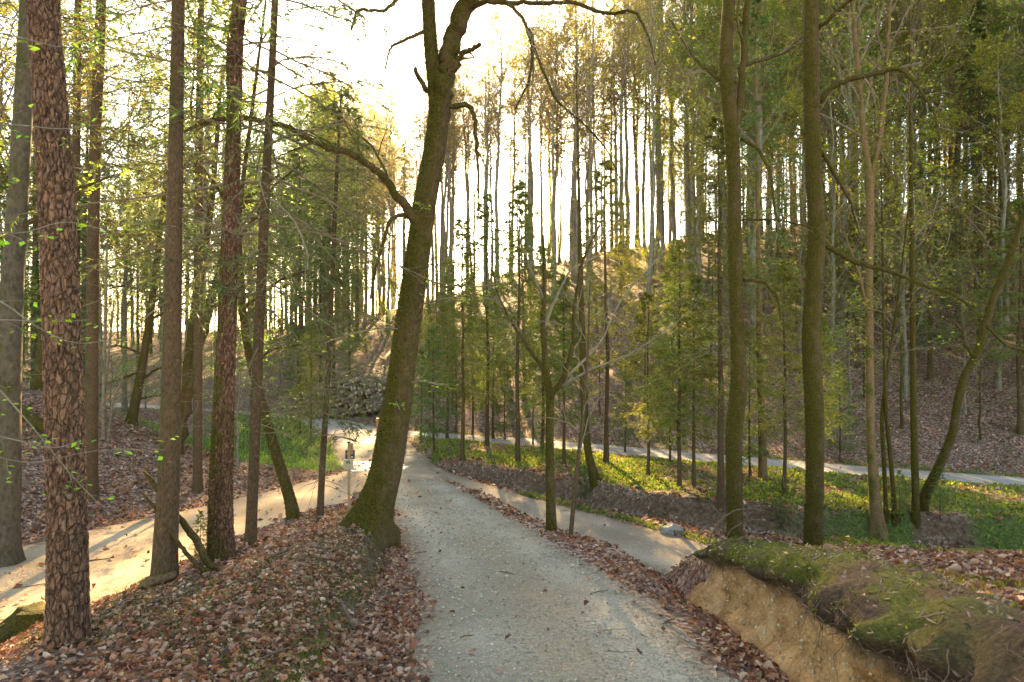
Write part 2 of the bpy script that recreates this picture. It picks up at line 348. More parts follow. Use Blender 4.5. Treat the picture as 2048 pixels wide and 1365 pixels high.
def zones(x, y):
    """grass weight, bare-soil weight"""
    n = fbm(x*.7, y*.7, 3, 61)
    dM = poly_d(MAIN, x, y)[0]; dS = poly_d(SECOND, x, y)[0]; dL = poly_d(LEFT, x, y)[0]; fs = foot_s(x, y)
    isl = sst(-15.5, -13, x+.25*(y-30))*sst(23, 24.6, y+.5*(x+6)*0-.9*(x+6)*.35)*(x < np.interp(y, MAIN[:,1], MAIN[:,0]))*sst(.3, -.6, fs)
    s2 = (y-np.interp(x, CUTX, CUTY))*.82
    emb = sst(.25, .8, s2)*sst(-5, -3.5, x)*sst(.1, -.8, fs)*(.25+.75*sst(.42, .60, n+.25*sst(3.5, 1.2, dS)))
    dW, zw, hw = poly_d(LOWER, x, y)
    strip = sst(hw+.55, hw+.25, dW)*sst(hw-.1, hw+.12, dW)*(y > np.interp(x, LOWER[:,0], LOWER[:,1]))*(x > .2)*.9
    rgt = sst(6, 9, x)*sst(11, 13.5, y)*sst(.1, -.5, fs)*sst(.38, .55, n+.08)
    g = np.maximum.reduce([isl*sst(.25, .45, n+.12), emb, strip, rgt*.9])
    cut = np.exp(-((s2-.14)/.16)**2)*sst(-2.5, 0, x)*sst(26, 18, x)
    xc = np.interp(y, MAIN[:,1], MAIN[:,0]); hm = np.interp(y, MAIN[:,1], MAIN[:,3])
    face = np.exp(-((xc-hm-np.interp(y, [3,4.5,8,10,14], [.62,.55,.32,.3,.5])-.15-x)/.13)**2)*sst(2, 3, y)*sst(10, 8.6, y)
    return g*(1-road_w(x, y)), np.maximum(cut, face)
# ground sheet: a polar grid round the viewpoint that reaches the horizon
th = np.concatenate([np.linspace(-48, 48, 265), np.linspace(48, 312, 70)[1:-1]])*np.pi/180
rr = np.concatenate([[0.0], np.geomspace(.6, 9, 150), np.geomspace(9, 60, 180)[1:], np.geomspace(60, 1200, 60)[1:]])
RR, TH = np.meshgrid(rr, th, indexing='ij'); GX = RR*np.sin(TH); GY = RR*np.cos(TH); GZ = height(GX, GY)
gm = MB(); nr, nt_ = RR.shape; idx = np.arange(nr*nt_).reshape(nr, nt_); nx = np.roll(idx, -1, 1)
F = np.stack([idx[:-1], idx[1:], nx[1:], nx[:-1]], -1).reshape(-1, 4)
g_, c_ = zones(GX.ravel(), GY.ravel())
gm.add(np.stack([GX, GY, GZ], -1).reshape(-1, 3), F, 0, np.stack([g_, c_, fbm(GX.ravel()*.25, GY.ravel()*.25, 3, 91)], 1))
m, nt, nd, lk, out = new_mat('forest_floor')
co = coords(nt); a = attr(nt); sp = nt.nodes.new('ShaderNodeSeparateColor'); lk.new(a, sp.inputs[0])
v1 = N(nt, 'TexVoronoi', scale=17); lk.new(co, v1.inputs[0]); v2 = N(nt, 'TexVoronoi', scale=29); lk.new(co, v2.inputs[0])
sv = nt.nodes.new('ShaderNodeSeparateColor'); lk.new(v1.outputs['Color'], sv.inputs[0])
sv2 = nt.nodes.new('ShaderNodeSeparateColor'); lk.new(v2.outputs['Color'], sv2.inputs[0])
lc = ramp(nt, math_(nt, 'ADD', math_(nt, 'MULTIPLY', sv.outputs[0], .6), math_(nt, 'MULTIPLY', sv2.outputs[1], .4)),
          [(.15, (.035, .019, .012)), (.4, (.13, .068, .043)), (.62, (.22, .125, .085)), (.85, (.38, .26, .20))])
nb = N(nt, 'TexNoise', scale=.9, detail=5); lk.new(co, nb.inputs[0])
lc = mix(nt, ramp(nt, nb.outputs[0], [(.45, (0,0,0)), (.7, (.8,.8,.8))]), lc, mix(nt, sv2.outputs[0], (.05,.032,.018), (.16,.10,.05)))
ng = N(nt, 'TexNoise', scale=14, detail=5); lk.new(co, ng.inputs[0])
gc = ramp(nt, ng.outputs[0], [(.3, (.025,.045,.008)), (.55, (.06,.11,.015)), (.75, (.12,.18,.03))])
nsx = N(nt, 'TexNoise', scale=9, detail=6); lk.new(co, nsx.inputs[0])
sc_ = ramp(nt, nsx.outputs[0], [(.3, (.045,.028,.015)), (.7, (.15,.095,.05))])
col = mix(nt, sp.outputs[1], lc, sc_); col = mix(nt, math_(nt, 'MULTIPLY', sp.outputs[0], .85), col, gc)
h = math_(nt, 'ADD', math_(nt, 'MULTIPLY', sv.outputs[1], .5), math_(nt, 'ADD', v1.outputs[0], math_(nt, 'MULTIPLY', ng.outputs[0], .5)))
principled(nt, out, col, .95, bumpn(nt, h, .8, .04), .15); MT['floor'] = m
link('ground', gm.mesh('ground', [MT['floor']]), kind='structure')
# roads: sheets with ragged edges laid a little above the ground
def road_mat(name, cols, leafy=.25, tint=None):
    m, nt, nd, lk, out = new_mat(name); co = coords(nt)
    v = N(nt, 'TexVoronoi', scale=58); lk.new(co, v.inputs[0]); v2 = N(nt, 'TexVoronoi', scale=23); lk.new(co, v2.inputs[0])
    s1 = nt.nodes.new('ShaderNodeSeparateColor'); lk.new(v.outputs['Color'], s1.inputs[0])
    s2 = nt.nodes.new('ShaderNodeSeparateColor'); lk.new(v2.outputs['Color'], s2.inputs[0])
    n = N(nt, 'TexNoise', scale=1.1, detail=8, rough=.65); lk.new(co, n.inputs[0])
    n2 = N(nt, 'TexNoise', scale=90, detail=3); lk.new(co, n2.inputs[0])
    t = math_(nt, 'ADD', math_(nt, 'MULTIPLY', s1.outputs[0], .45), math_(nt, 'ADD', math_(nt, 'MULTIPLY', n.outputs[0], .40), math_(nt, 'MULTIPLY', n2.outputs[0], .2)))
    col = ramp(nt, t, [(.22, cols[0]), (.5, cols[1]), (.8, cols[2])])
    a = attr(nt); sp = nt.nodes.new('ShaderNodeSeparateColor'); lk.new(a, sp.inputs[0])
    n3 = N(nt, 'TexNoise', scale=5, detail=5); lk.new(co, n3.inputs[0])
    edge = math_(nt, 'MULTIPLY', sp.outputs[0], ramp(nt, n3.outputs[0], [(.3, (.3,.3,.3)), (.6, (1,1,1))]))
    lc = ramp(nt, s2.outputs[0], [(.2, (.07,.040,.024)), (.6, (.20,.12,.075)), (.9, (.32,.22,.15))])
    col = mix(nt, edge, col, lc)
    if tint: col = mix(nt, math_(nt, 'MULTIPLY', sp.outputs[1], .75), col, mix(nt, s1.outputs[1], tuple(.7*c for c in tint), tint))
    nw = N(nt, 'TexNoise', scale=.55, detail=6, rough=.6); lk.new(co, nw.inputs[0])
    col = mix(nt, math_(nt, 'MULTIPLY', sp.outputs[2], .85), col, mix(nt, .6, col, cols[2]))
    col = mix(nt, ramp(nt, nw.outputs[0], [(.40, (0,0,0)), (.60, (.65,.65,.65))]), col, mix(nt, s1.outputs[2], cols[0], tuple(.75*q for q in cols[1])))
    h = math_(nt, 'ADD', math_(nt, 'MULTIPLY', s1.outputs[1], .6), math_(nt, 'ADD', math_(nt, 'MULTIPLY', v.outputs[0], -.8), n2.outputs[0]))
    principled(nt, out, col, .92, bumpn(nt, h, .55, .012), .2); return m
def road(name, pts, mat, step, y0=None, lift=.02, nw=26, seed=0):
    s = np.concatenate([[0], np.cumsum(np.hypot(*np.diff(pts[:, :2], axis=0).T))]); n = int(s[-1]/step)+2
    q = resample(pts, n); T = np.gradient(q[:, :2], axis=0); T /= np.linalg.norm(T, axis=1, keepdims=True); Nn = np.stack([T[:,1], -T[:,0]], 1)
    u = np.linspace(-1, 1, nw); L = np.arange(n)*step
    eL = q[:,3]+.35*(fbm(L*.9, L*0+seed, 4, 51+seed)-.5); eR = q[:,3]+.35*(fbm(L*.9, L*0+seed+40, 4, 52+seed)-.5)
    off = np.where(u[None] < 0, u[None]*eL[:, None], u[None]*eR[:, None])
    X = q[:, 0:1]+Nn[:, 0:1]*off; Y = q[:, 1:2]+Nn[:, 1:2]*off
    Z = height(X, Y)+lift-.03*sst(.9, 1, np.abs(u))[None]
    rut = np.exp(-((np.abs(u)-.52)/.2)**2)[None]*(0.6+.4*fbm(X*.6, Y*.6, 2, 8)); Z = Z-.02*rut
    idx = np.arange(n*nw).reshape(n, nw); F = np.stack([idx[:-1,:-1], idx[:-1,1:], idx[1:,1:], idx[1:,:-1]], -1).reshape(-1, 4)
    ed = np.clip(sst(.62, 1.0, np.abs(u))[None]*np.ones((n, 1)), 0, 1); mid = np.exp(-((np.abs(u)-.05)/.25)**2)[None]*fbm(X*.8, Y*.8, 3, 15)
    b = MB(); b.add(np.stack([X, Y, Z], -1).reshape(-1, 3), F, 0, np.stack([ed.ravel(), mid.ravel(), rut.ravel()], 1))
    return link(name, b.mesh(name, [mat]), kind='structure')
MT['gravel'] = road_mat('gravel_surface', ((.105,.082,.05), (.245,.20,.135), (.40,.345,.25)), tint=(.31,.21,.10))
MT['dirt'] = road_mat('dirt_surface', ((.17,.11,.06), (.35,.24,.135), (.50,.38,.24)))
MT['grey'] = road_mat('grey_track_surface', ((.19,.155,.12), (.33,.28,.22), (.46,.40,.33)))
MT['lowerp'] = road_mat('stony_track_surface', ((.15,.105,.065), (.29,.215,.14), (.43,.345,.245)))
near = MAIN[:10].copy()
road('dirt_track', LEFT, MT['dirt'], .25, lift=.03, seed=2)
road('stony_path', LOWER, MT['lowerp'], .22, lift=.034, seed=3)
road('forest_lane', SECOND, MT['grey'], .5, lift=.022, seed=4)
road('gravel_road', near, MT['gravel'], .10, lift=.03, nw=40, seed=1)
road('forest_road', MAIN[9:], MT['grey'], .5, lift=.03, seed=5)
# ------------------------------------------------------------------ litter, gravel, grass, moss (uncountable)
def polar(g, n, r0, r1, a=46, p=1.0):
    t = g.random(n); r = r0*(r1/r0)**t if p == 1 else (r0**(1-p)+t*(r1**(1-p)-r0**(1-p)))**(1/(1-p))
    an = np.radians(g.uniform(-a, a, n)); return r*np.sin(an), r*np.cos(an), r
def tnormal(x, y, e=.06):
    gx = (height(x+e, y)-height(x-e, y))/(2*e); gy = (height(x, y+e)-height(x, y-e))/(2*e)
    n = np.stack([-gx, -gy, np.ones_like(gx)], 1); return nrm(n)
def litter(name, n, r0, r1, size, label, six=True, lift=.012):
    g = np.random.default_rng(n)
    x, y, r = polar(g, n, r0, r1)
    gr, cu = zones(x, y); rw = road_w(x, y)
    on = (1-rw)*(1-.75*gr)*(1-.75*cu)*np.clip(2.6*fbm(x*1.1, y*1.1, 3, 71)-.35, .12, 1)+rw*.008+rw*.05*sst(.25, .9, poly_d(LEFT, x, y)[0]*0+(x < -3.4))*.6
    k = (g.random(n) < on)&~((x > 1.75)&(x < 2.3)&(y < 7.2)); x, y, r = x[k], y[k], r[k]; n = len(x)
    nn = nrm(tnormal(x, y)+g.normal(0, .5, (n, 3))); a = nrm(np.cross(nn, g.normal(size=(n, 3)))); b = np.cross(nn, a)
    s = (size*(.45+1.1*g.random(n)**1.5)*np.clip(r/8, 1, 2.0)**.5)[:, None]; w = s*(.26+.12*g.random((n, 1)))
    c0 = np.stack([x, y, height(x, y)+lift+.012*g.random(n)+rw[k]*.025], 1); curl = (g.normal(.12, .22, (n, 1)))*s
    base = c0-a*s*.5; tip = c0+a*s*.5+nn*curl*.6
    pal = np.array([(.32,.15,.07), (.20,.078,.034), (.40,.235,.13), (.095,.042,.022), (.47,.32,.205), (.29,.10,.035)])
    col = pal[g.choice(6, n, p=[.27,.22,.2,.13,.10,.08])]*(1+.2*g.normal(size=(n, 1)))
    b_ = MB()
    if six:
        V = np.stack([base, c0-a*s*.22+b*w+nn*curl, c0+a*s*.2+b*w*.85+nn*curl, tip, c0+a*s*.2-b*w*.85+nn*curl, c0-a*s*.22-b*w+nn*curl], 1)
        i = np.arange(6*n).reshape(n, 6); b_.add(V.reshape(-1, 3), np.concatenate([i[:, [0,1,2,3]], i[:, [0,3,4,5]]]), 0, np.repeat(np.clip(col, .01, 1), 6, 0))
    else:
        V = np.stack([base, c0+b*w+nn*curl, tip, c0-b*w+nn*curl], 1)
        i = np.arange(4*n).reshape(n, 4); b_.add(V.reshape(-1, 3), i, 0, np.repeat(np.clip(col, .01, 1), 4, 0))
    return link(name, b_.mesh(name, [MT['litter']], smooth=False), kind='stuff', label=label, cat='leaf litter')
litter('leaf_litter', 106000, 2.2, 13, .046, 'copper brown fallen beech leaves carpeting the mound and road edges')
litter('fallen_leaves', 90000, 12, 50, .085, 'brown leaf litter on the slopes and banks across the valley', six=False)
def stones(name, n, pts, r0, r1, size, label, mats, spread=1.0):
    g = np.random.default_rng(n+5); x, y, r = polar(g, n, r0, r1, 40)
    d, zz, h = poly_d(pts, x, y); k = g.random(n) < sst(h*spread+.1, h*spread-.35, d); x, y, r = x[k], y[k], r[k]; n = len(x)
    oct_ = np.array([(1,0,0),(-1,0,0),(0,1,0),(0,-1,0),(0,0,1),(0,0,-.6)], float)
    of = np.array([(0,2,4),(2,1,4),(1,3,4),(3,0,4),(2,0,5),(1,2,5),(3,1,5),(0,3,5)])
    s = size*(.35+1.1*g.random(n)**3)*np.clip(r/5, 1, 2); V = oct_[None]*(s[:, None, None]*(.7+.6*g.random((n, 6, 1))))*np.array([1, 1, .7])
    an = g.random(n)*6.28; ca, sa = np.cos(an)[:, None], np.sin(an)[:, None]
    V = np.stack([V[...,0]*ca-V[...,1]*sa, V[...,0]*sa+V[...,1]*ca, V[...,2]], -1)+np.stack([x, y, height(x, y)+.032+.1*s], 1)[:, None]
    c = np.array([(.28,.235,.165)])*(1+.25*g.normal(size=(n, 1)))*(1+.07*g.normal(size=(n, 3)))
    b = MB(); b.add(V.reshape(-1, 3), (np.arange(n)[:, None, None]*6+of[None]).reshape(-1, 3), 0, np.repeat(np.clip(c, .05, .8), 6, 0))
    return link(name, b.mesh(name, [mats], smooth=False), kind='stuff', label=label, cat='gravel')
m, nt, nd, lk, out = new_mat('pebble'); principled(nt, out, attr(nt), .85); MT['pebble'] = m
stones('gravel', 60000, MAIN, 3.0, 20, .0095, 'loose pale limestone gravel strewn over the road', MT['pebble'])
def blades(name, x, y, g, ln, wd, label, cat, mat, cols, lean=.35, zoff=0., z=None, leafy=False):
    n = len(x); z = height(x, y) if z is None else z
    base = np.stack([x, y, z-.01+zoff], 1); a = g.normal(0, lean, (n, 3)); a[:, 2] = 1; a = nrm(a)
    b = nrm(np.cross(a, g.normal(size=(n, 3)))); L = (ln*(.5+g.random(n)))[:, None] if np.ndim(ln) == 0 else (ln*(.5+g.random(n)))[:, None]
    w = (wd*np.ones(n))[:, None]; bend = g.normal(0, .3, (n, 3)); bend[:, 2] = -.2
    midp = base+a*L*.55; tip = base+a*L*.95+bend*L*.45
    if leafy: V = np.stack([base, midp+b*w, tip, midp-b*w], 1)
    else: V = np.stack([base-b*w*.5, midp-b*w*.4, tip, midp+b*w*.4], 1)
    c = np.asarray(cols)[g.integers(0, len(cols), n)]*(1+.22*g.normal(size=(n, 1)))
    o = MB(); o.add(V.reshape(-1, 3), np.arange(4*n).reshape(n, 4), 0, np.repeat(np.clip(c, .005, .7), 4, 0))
    return link(name, o.mesh(name, [mat], smooth=False), kind='stuff', label=label, cat=cat)
GREENS = [(.13,.24,.02), (.19,.32,.03), (.24,.36,.04), (.10,.18,.02)]
g = np.random.default_rng(11)
x, y, r = polar(g, 260000, 11, 46); w, _ = zones(x, y); k = g.random(len(x)) < w*.8; x, y, r = x[k], y[k], r[k]
isl = x < np.interp(y, MAIN[:,1], MAIN[:,0])
blades('grass', x[isl], y[isl], g, .16, .016*np.clip(r[isl]/16, 1, 2.2), 'lush green grass in the bend of the dirt track', 'grass', MT['grass'], GREENS)
e = ~isl
blades('ground_cover', x[e], y[e], g, .14, .017*np.clip(r[e]/16, 1, 1.8), 'low green herbs covering the bank under the young spruces', 'ground cover', MT['grass'], [(.11,.17,.02), (.16,.22,.025), (.22,.26,.03), (.22,.21,.05)], lean=.7, leafy=True)
# twigs lying about
gx = np.random.default_rng(19); x, y, r = polar(gx, 2600, 2.6, 16, 42); k = gx.random(len(x)) < (1-.9*road_w(x, y)); x, y = x[k], y[k]; k = ~((x > 1.7)&(x < 2.4)&(y < 7.3)); x, y = x[k], y[k]; n = len(x)
an = gx.random(n)*6.28; L = gx.uniform(.05, .38, n)**1.3; Q = np.zeros((n, 5, 3))
for i in range(5):
    q = (i/4-.5)*L; xx = x+np.cos(an)*q+gx.normal(0, .006, n); yy = y+np.sin(an)*q+gx.normal(0, .006, n); Q[:, i] = np.stack([xx, yy, height(xx, yy)+.02+.012*gx.random(n)], 1)
b = MB(); tubes(b, Q, np.linspace(1, .5, 5)[None]*gx.uniform(.0015, .005, n)[:, None], 3); link('fallen_twigs', b.mesh('fallen_twigs', [MT['twig']]), kind='stuff', label='thin broken twigs scattered among the fallen leaves', cat='twigs')
# tufts on the near mound, by noise patches and along its steep edge
x, y, r = polar(g, 100000, 2.6, 12, 36); xc = np.interp(y, MAIN[:,1], MAIN[:,0]); hm = np.interp(y, MAIN[:,1], MAIN[:,3])
ed = xc-hm-np.interp(y, [3,4.5,8,10,14], [.62,.55,.32,.3,.5])-x
k = (ed > .02)&(g.random(len(x)) < (np.exp(-((ed-.25)/.28)**2)*.95+.8*sst(.52, .62, fbm(x*1.2, y*1.2, 3, 83))*(ed > .2)*(x > -5)))
k = k|((ed > 0)&(ed < .75)&(y > 6.0)&(y < 10)&(g.random(len(x)) < .8*sst(.3, .55, fbm(x*3, y*3, 3, 87)+.15)))
kg = k&(g.random(len(x)) < .20); km = k&~kg
blades('grass_tuft', x[kg], y[kg], g, .085, .007, 'thin grass sprouting along the mossy road edge of the mound', 'grass', MT['grass'], [(.07,.13,.02), (.12,.18,.03)], lean=.4)
blades('moss', x[km], y[km], g, .045, .014, 'dark green moss cushions on the edge of the leafy mound', 'moss', MT['mosst'], [(.10,.12,.012), (.16,.17,.016), (.06,.08,.009)], lean=.7)
# ------------------------------------------------------------------ tree makers
LIME = (.28, .40, .045)
def trunk_mesh(path, rad, sides, mat, name='trunk', bumpy=.06, seed=0, plates=None, flare=0., lobes=0.):
    """path (n,3), rad (n,) -> one mesh with an uneven, optionally plated surface"""
    n = len(path); T = nrm(np.gradient(path, axis=0)); ref = np.array([1., .13, 0]); U = nrm(np.cross(T, ref)); U = nrm(np.cross(U, T)); W = np.cross(T, U)
    a = np.arange(sides)/sides*2*np.pi; s = np.concatenate([[0], np.cumsum(np.linalg.norm(np.diff(path, axis=0), axis=1))])
    A, S = np.meshgrid(a, s); R = np.repeat(rad[:, None], sides, 1)
    nz = (fbm(np.cos(A)*1.2+seed*3.1+5, S*1.1+np.sin(A)*1.2+9, 3, seed)-.5)*2; R = R*(1+bumpy*nz)
    fl = np.exp(-np.maximum(S-.25, 0)/.22)
    if flare: R = R*(1+flare*fl*(1+lobes*np.cos(A*3+seed+.8*np.sin(A*2+seed))+lobes*.6*np.cos(A*5+seed*2)))
    col = np.ones((n, sides))*.9
    if plates:
        cu, cv, dep = plates; rm = float(np.median(rad)); nu = max(5, int(round(2*np.pi*rm/cu)))
        def cells(nu, cv, sd, warp):
            u = A/(2*np.pi)*nu+warp*(fbm(np.cos(A)*2.5+7, S*9+np.sin(A)*2.5, 3, sd)-.5); v = S/cv+warp*1.2*(fbm(np.cos(A)*3+2, S*7+np.sin(A)*3+4, 3, sd+1)-.5)
            ui = np.floor(u).astype(int); vi = np.floor(v).astype(int); v = v+.5*(ui % 2); vi = np.floor(v).astype(int)
            hh = np.random.default_rng(seed+sd).random((64, 512, 3)); f1 = np.full(u.shape, 9.); f2 = f1.copy(); tone = f1*0
            for i in (-1, 0, 1):
                for j in (-1, 0, 1):
                    ci = (ui+i) % nu; cj = (vi+j) % 512; jx = .15+.7*hh[ci % 64, cj, 0]; jy = hh[ci % 64, cj, 1]
                    d = np.abs(ui+i+jx-u)+.55*np.abs(vi+j+jy-v); m = d < f1
                    f2 = np.where(m, f1, np.minimum(f2, d)); tone = np.where(m, hh[ci % 64, cj, 2], tone); f1 = np.where(m, d, f1)
            return f2-f1, tone
        e1, t1 = cells(nu, cv, 99, 1.3); e2, t2 = cells(nu*2, cv*.5, 55, 1.0)
        fine = fbm(np.cos(A)*18+30, S*22+np.sin(A)*18, 3, 66)-.5
        crack = sst(0, .16+.18*vnoise(A*2, S*3, 8), e1); fl = sst(0, .25, e2)
        fur = sst(.40, .56, fbm(np.cos(A)*9+3, S*1.6+np.sin(A)*9, 3, 12))
        crack = crack*(.72+.28*fur); R = R+dep*.75*(1.3*crack-.8)+dep*.5*(t1-.5)*crack+dep*.35*(fl-.5)*(.4+.6*t2)+dep*1.1*fine
        col = (.5+.5*crack)*(.86+.22*t1)*(.85+.15*fl)*(.9+.7*fine)
    V = path[:, None]+R[..., None]*(np.cos(A)[..., None]*U[:, None]+np.sin(A)[..., None]*W[:, None])
    idx = np.arange(n*sides).reshape(n, sides); B = np.roll(idx, -1, 1)
    F = np.stack([idx[:-1], B[:-1], B[1:], idx[1:]], -1).reshape(-1, 4)
    b = MB(); b.add(V.reshape(-1, 3), F, 0, col.ravel()); b.f.append((idx[-1:], 0)); me = b.mesh(name, [MT[mat]]); return me
def simple_trunk(g, H, r0, r1, wob=.15, n=14, lean=0.):
    z = np.linspace(-.3, H, n); t = np.clip(z/H, 0, 1)
    x = wob*np.cumsum(g.normal(0, 1, n))*.25+lean*z; y = wob*np.cumsum(g.normal(0, 1, n))*.25
    return np.stack([x-x[0], y-y[0], z], 1), r1+(r0-r1)*(1-t)**.85+r0*.5*np.exp(-np.maximum(z, 0)/.25)
def bough_mesh(g, pth, H, base, blen, nb, nl=.085, nw=.016, tw=11, droop=-.04, col=(.07,.105,.022), dead=0, dens=2, top=.35, dead0=None):
    b = MB()
    z = base+(H-base)*(np.arange(nb)+g.random(nb))/nb; t = (z-base)/(H-base); k = nb
    S = np.stack([np.interp(z, pth[:,2], pth[:,0]), np.interp(z, pth[:,2], pth[:,1]), z], 1); az = np.arange(k)*2.4+g.normal(0, .5, k)
    L = blen*(1-t)**.75*(.55+.6*g.random(k))*sst(-.15, .25, t+.05)+.12; el = -.12+.55*t+g.normal(0, .12, k)
    D = np.stack([np.cos(az)*np.cos(el), np.sin(az)*np.cos(el), np.sin(el)], 1)
    B, BR = grow(g, S, D, L, np.clip(L*.0075, .003, .03), 7, .09, droop, .25); tubes(b, B, BR, 4, 0)
    sd = nrm(np.cross(D, [0, 0, 1.]))
    tS, tD, tL, tR = spawn(g, B, BR, tw, .18, 1., .95, .42, .5, L, flat=.75)
    Tp, TR = grow(g, tS, tD, np.clip(tL, .12, 1.4), np.clip(tR, .002, .01), 6, .08, droop*1.5, .4); tubes(b, Tp, TR, 3, 0)
    sdt = nrm(np.cross(nrm(tD), [0, 0, 1.])+g.normal(0, .12, tD.shape))
    needles(b, g, Tp, sdt, nl, nw, 1, col, dens); needles(b, g, B[:, 2:], sd, nl, nw, 1, col, dens)
    if top: needles(b, g, np.stack([pth[-5:]]), np.array([[1., 0, 0]]), nl, nw, 1, col, 4)
    if dead:
        z = g.uniform(base*.25 if dead0 is None else dead0, base*1.05 if base > 0 else base*.5, dead); az = g.random(dead)*6.28; S = np.stack([np.interp(z, pth[:,2], pth[:,0]), np.interp(z, pth[:,2], pth[:,1]), z], 1)
        D = np.stack([np.cos(az), np.sin(az), g.normal(-.15, .2, dead)], 1); L = g.uniform(.3, 1.0, dead)*blen*.55
        Q, QR = grow(g, S, D, L, L*.004+.002, 7, .16, -.04, .3); tubes(b, Q, QR, 3, 0)
        s2, d2, l2, r2 = spawn(g, Q, QR, 4, .25, 1, .8, .4, .6, L, flat=.5); Q2, R2 = grow(g, s2, d2, l2, np.clip(r2, .0015, 1), 4, .15, -.02); tubes(b, Q2, R2, 3, 0)
    return b.mesh('crown', [MT['twig'], MT['needle']], smooth=False)
def make_spruce(name, seed, H, r0, base, blen, nb, mat='spruce', nl=.085, nw=.016, tw=11, droop=-.04, col=(.07,.105,.022), dead=0, dens=2, sides=8, top=.35, topz=None):
    """straight stem, whorls of boughs with needle sprays"""
    g = np.random.default_rng(seed); pth, rd = simple_trunk(g, H, r0, r0*.12, .06*H/8)
    root = bpy.data.objects.new(name, None); COL.objects.link(root)
    link('trunk', trunk_mesh(pth, rd, sides, mat, seed=seed), root)
    link('crown', bough_mesh(g, pth, H, base, blen, nb, nl, nw, tw, droop, col, dead, dens, top), root); return root
def crown_mesh(g, pth, rd, t0, levels, leaf=None, twig='twig', hull=None, l0=None):
    """limbs > branches > twigs (> leaves) growing out of a stem"""
    b = MB(); Pt = pth[None]; Rd = rd[None]; L = np.array([l0 or float(np.linalg.norm(pth[-1]-pth[0]))])
    for i, lv in enumerate(levels):
        s, d, l, r = spawn(g, Pt, Rd, lv['m'], t0 if i == 0 else lv.get('t0', .2), 1., lv['ang'], lv['lr'], lv.get('rr', .6), L, flat=lv.get('flat', .2))
        if i == 0: d = nrm(d+np.array(lv.get('bias', (0, 0, 0))))
        r = np.clip(r, lv.get('rmin', .003), lv.get('rmax', 9)); Pt, Rd = grow(g, s, d, l, r, lv.get('n', 6), lv.get('w', .18), lv.get('trop', .04), lv.get('tip', .3)); L = l
        tubes(b, Pt, Rd, lv.get('sides', 4), 0)
    if leaf:
        k, n, _ = Pt.shape; per = leaf['per']; ki = np.repeat(np.arange(k), per); t = g.random(k*per)*.85+.15; x = t*(n-1); i = np.minimum(x.astype(int), n-2); f = (x-i)[:, None]
        p = Pt[ki, i]*(1-f)+Pt[ki, i+1]*f; kp = g.random(len(p)) < leaf.get('keep', 1); p = p[kp]+g.normal(0, .02, (kp.sum(), 3))
        leaves(b, g, p, leaf['size'], 1, leaf['col'], leaf.get('flat', .55))
    return b.mesh('crown', [MT[twig], MT['leaf']], smooth=False)
def make_beech(name, seed, H, r0, t0, levels, leaf, mat='beech', twig='twig', wob=.3, lean=0., sides=9):
    g = np.random.default_rng(seed); pth, rd = simple_trunk(g, H, r0, r0*.15, wob, 18, lean)
    root = bpy.data.objects.new(name, None); COL.objects.link(root)
    link('trunk', trunk_mesh(pth, rd, sides, mat, seed=seed, bumpy=.04), root)
    link('crown', crown_mesh(g, pth, rd, t0, levels, leaf, twig), root); return root
TALL = [dict(m=28, ang=.75, lr=.24, trop=.07, n=8, sides=5, rr=.45, w=.13), dict(m=9, ang=.7, lr=.50, trop=.05, n=6, sides=3, rmin=.006), dict(m=9, ang=.7, lr=.5, n=5, sides=3, rmin=.003, trop=.03)]
YOUNG = [dict(m=22, ang=1.15, lr=.36, trop=.02, n=7, sides=4, rr=.4, w=.12, flat=.3), dict(m=7, ang=.8, lr=.45, n=5, sides=3, rmin=.003, flat=.8, trop=0), dict(m=4, ang=.7, lr=.5, n=4, sides=3, rmin=.002, flat=.8, trop=0)]
MID = [dict(m=24, ang=.85, lr=.30, trop=.05, n=8, sides=4, rr=.42, w=.14), dict(m=8, ang=.75, lr=.45, trop=.03, n=5, sides=3, rmin=.005, flat=.4), dict(m=7, ang=.7, lr=.5, n=4, sides=3, rmin=.0035, flat=.5, trop=.0)]
PROT = {}; taken = []
TALL_S = [dict(TALL[0], m=14), dict(TALL[1], m=6), dict(TALL[2], m=5)]
YEL = (.30, .30, .035); BUD = (.31, .24, .06)
PROT['beech'] = [make_beech('beech_tree', 31, 24, .21, .40, TALL, dict(per=8, size=.12, col=YEL, keep=.85)),
                 make_beech('beech_tree', 32, 25, .22, .56, TALL, dict(per=4, size=.12, col=BUD, keep=.8)),
                 make_beech('beech_tree', 33, 22, .17, .36, TALL, dict(per=8, size=.12, col=(.20,.27,.04), keep=.9), lean=.02),
                 make_beech('beech_tree', 34, 23, .17, .50, TALL, dict(per=4, size=.12, col=(.29,.28,.05), keep=.8), lean=-.015)]
PROT['beech'].append(make_beech('beech_tree', 35, 24, .17, .60, [dict(TALL[0], m=15), dict(TALL[1], m=6), dict(TALL[2], m=6)], dict(per=2, size=.10, col=BUD, keep=.7), lean=.012))
PROT['midbeech'] = [make_beech('understorey_beech', 36, 13, .10, .22, MID, dict(per=6, size=.10, col=YEL, keep=.9), wob=.25),
                    make_beech('understorey_beech', 37, 12, .09, .25, MID, dict(per=3, size=.09, col=BUD, keep=.7), wob=.25, lean=.03)]
PROT['young'] = [make_beech('young_beech', 41, 6.5, .055, .22, YOUNG, dict(per=4, size=.085, col=(.22,.32,.04), flat=.8, keep=.8), 'beech', wob=.12, sides=6),
                 make_beech('young_beech', 42, 8.5, .07, .25, YOUNG, dict(per=3, size=.085, col=(.21,.28,.04), flat=.8, keep=.7), 'moss', wob=.16, lean=.04, sides=6),
                 make_beech('young_beech', 43, 5.0, .035, .15, YOUNG, dict(per=1, size=.07, col=BUD, flat=.8, keep=.5), 'beech', twig='pale_twig', wob=.10, sides=6)]
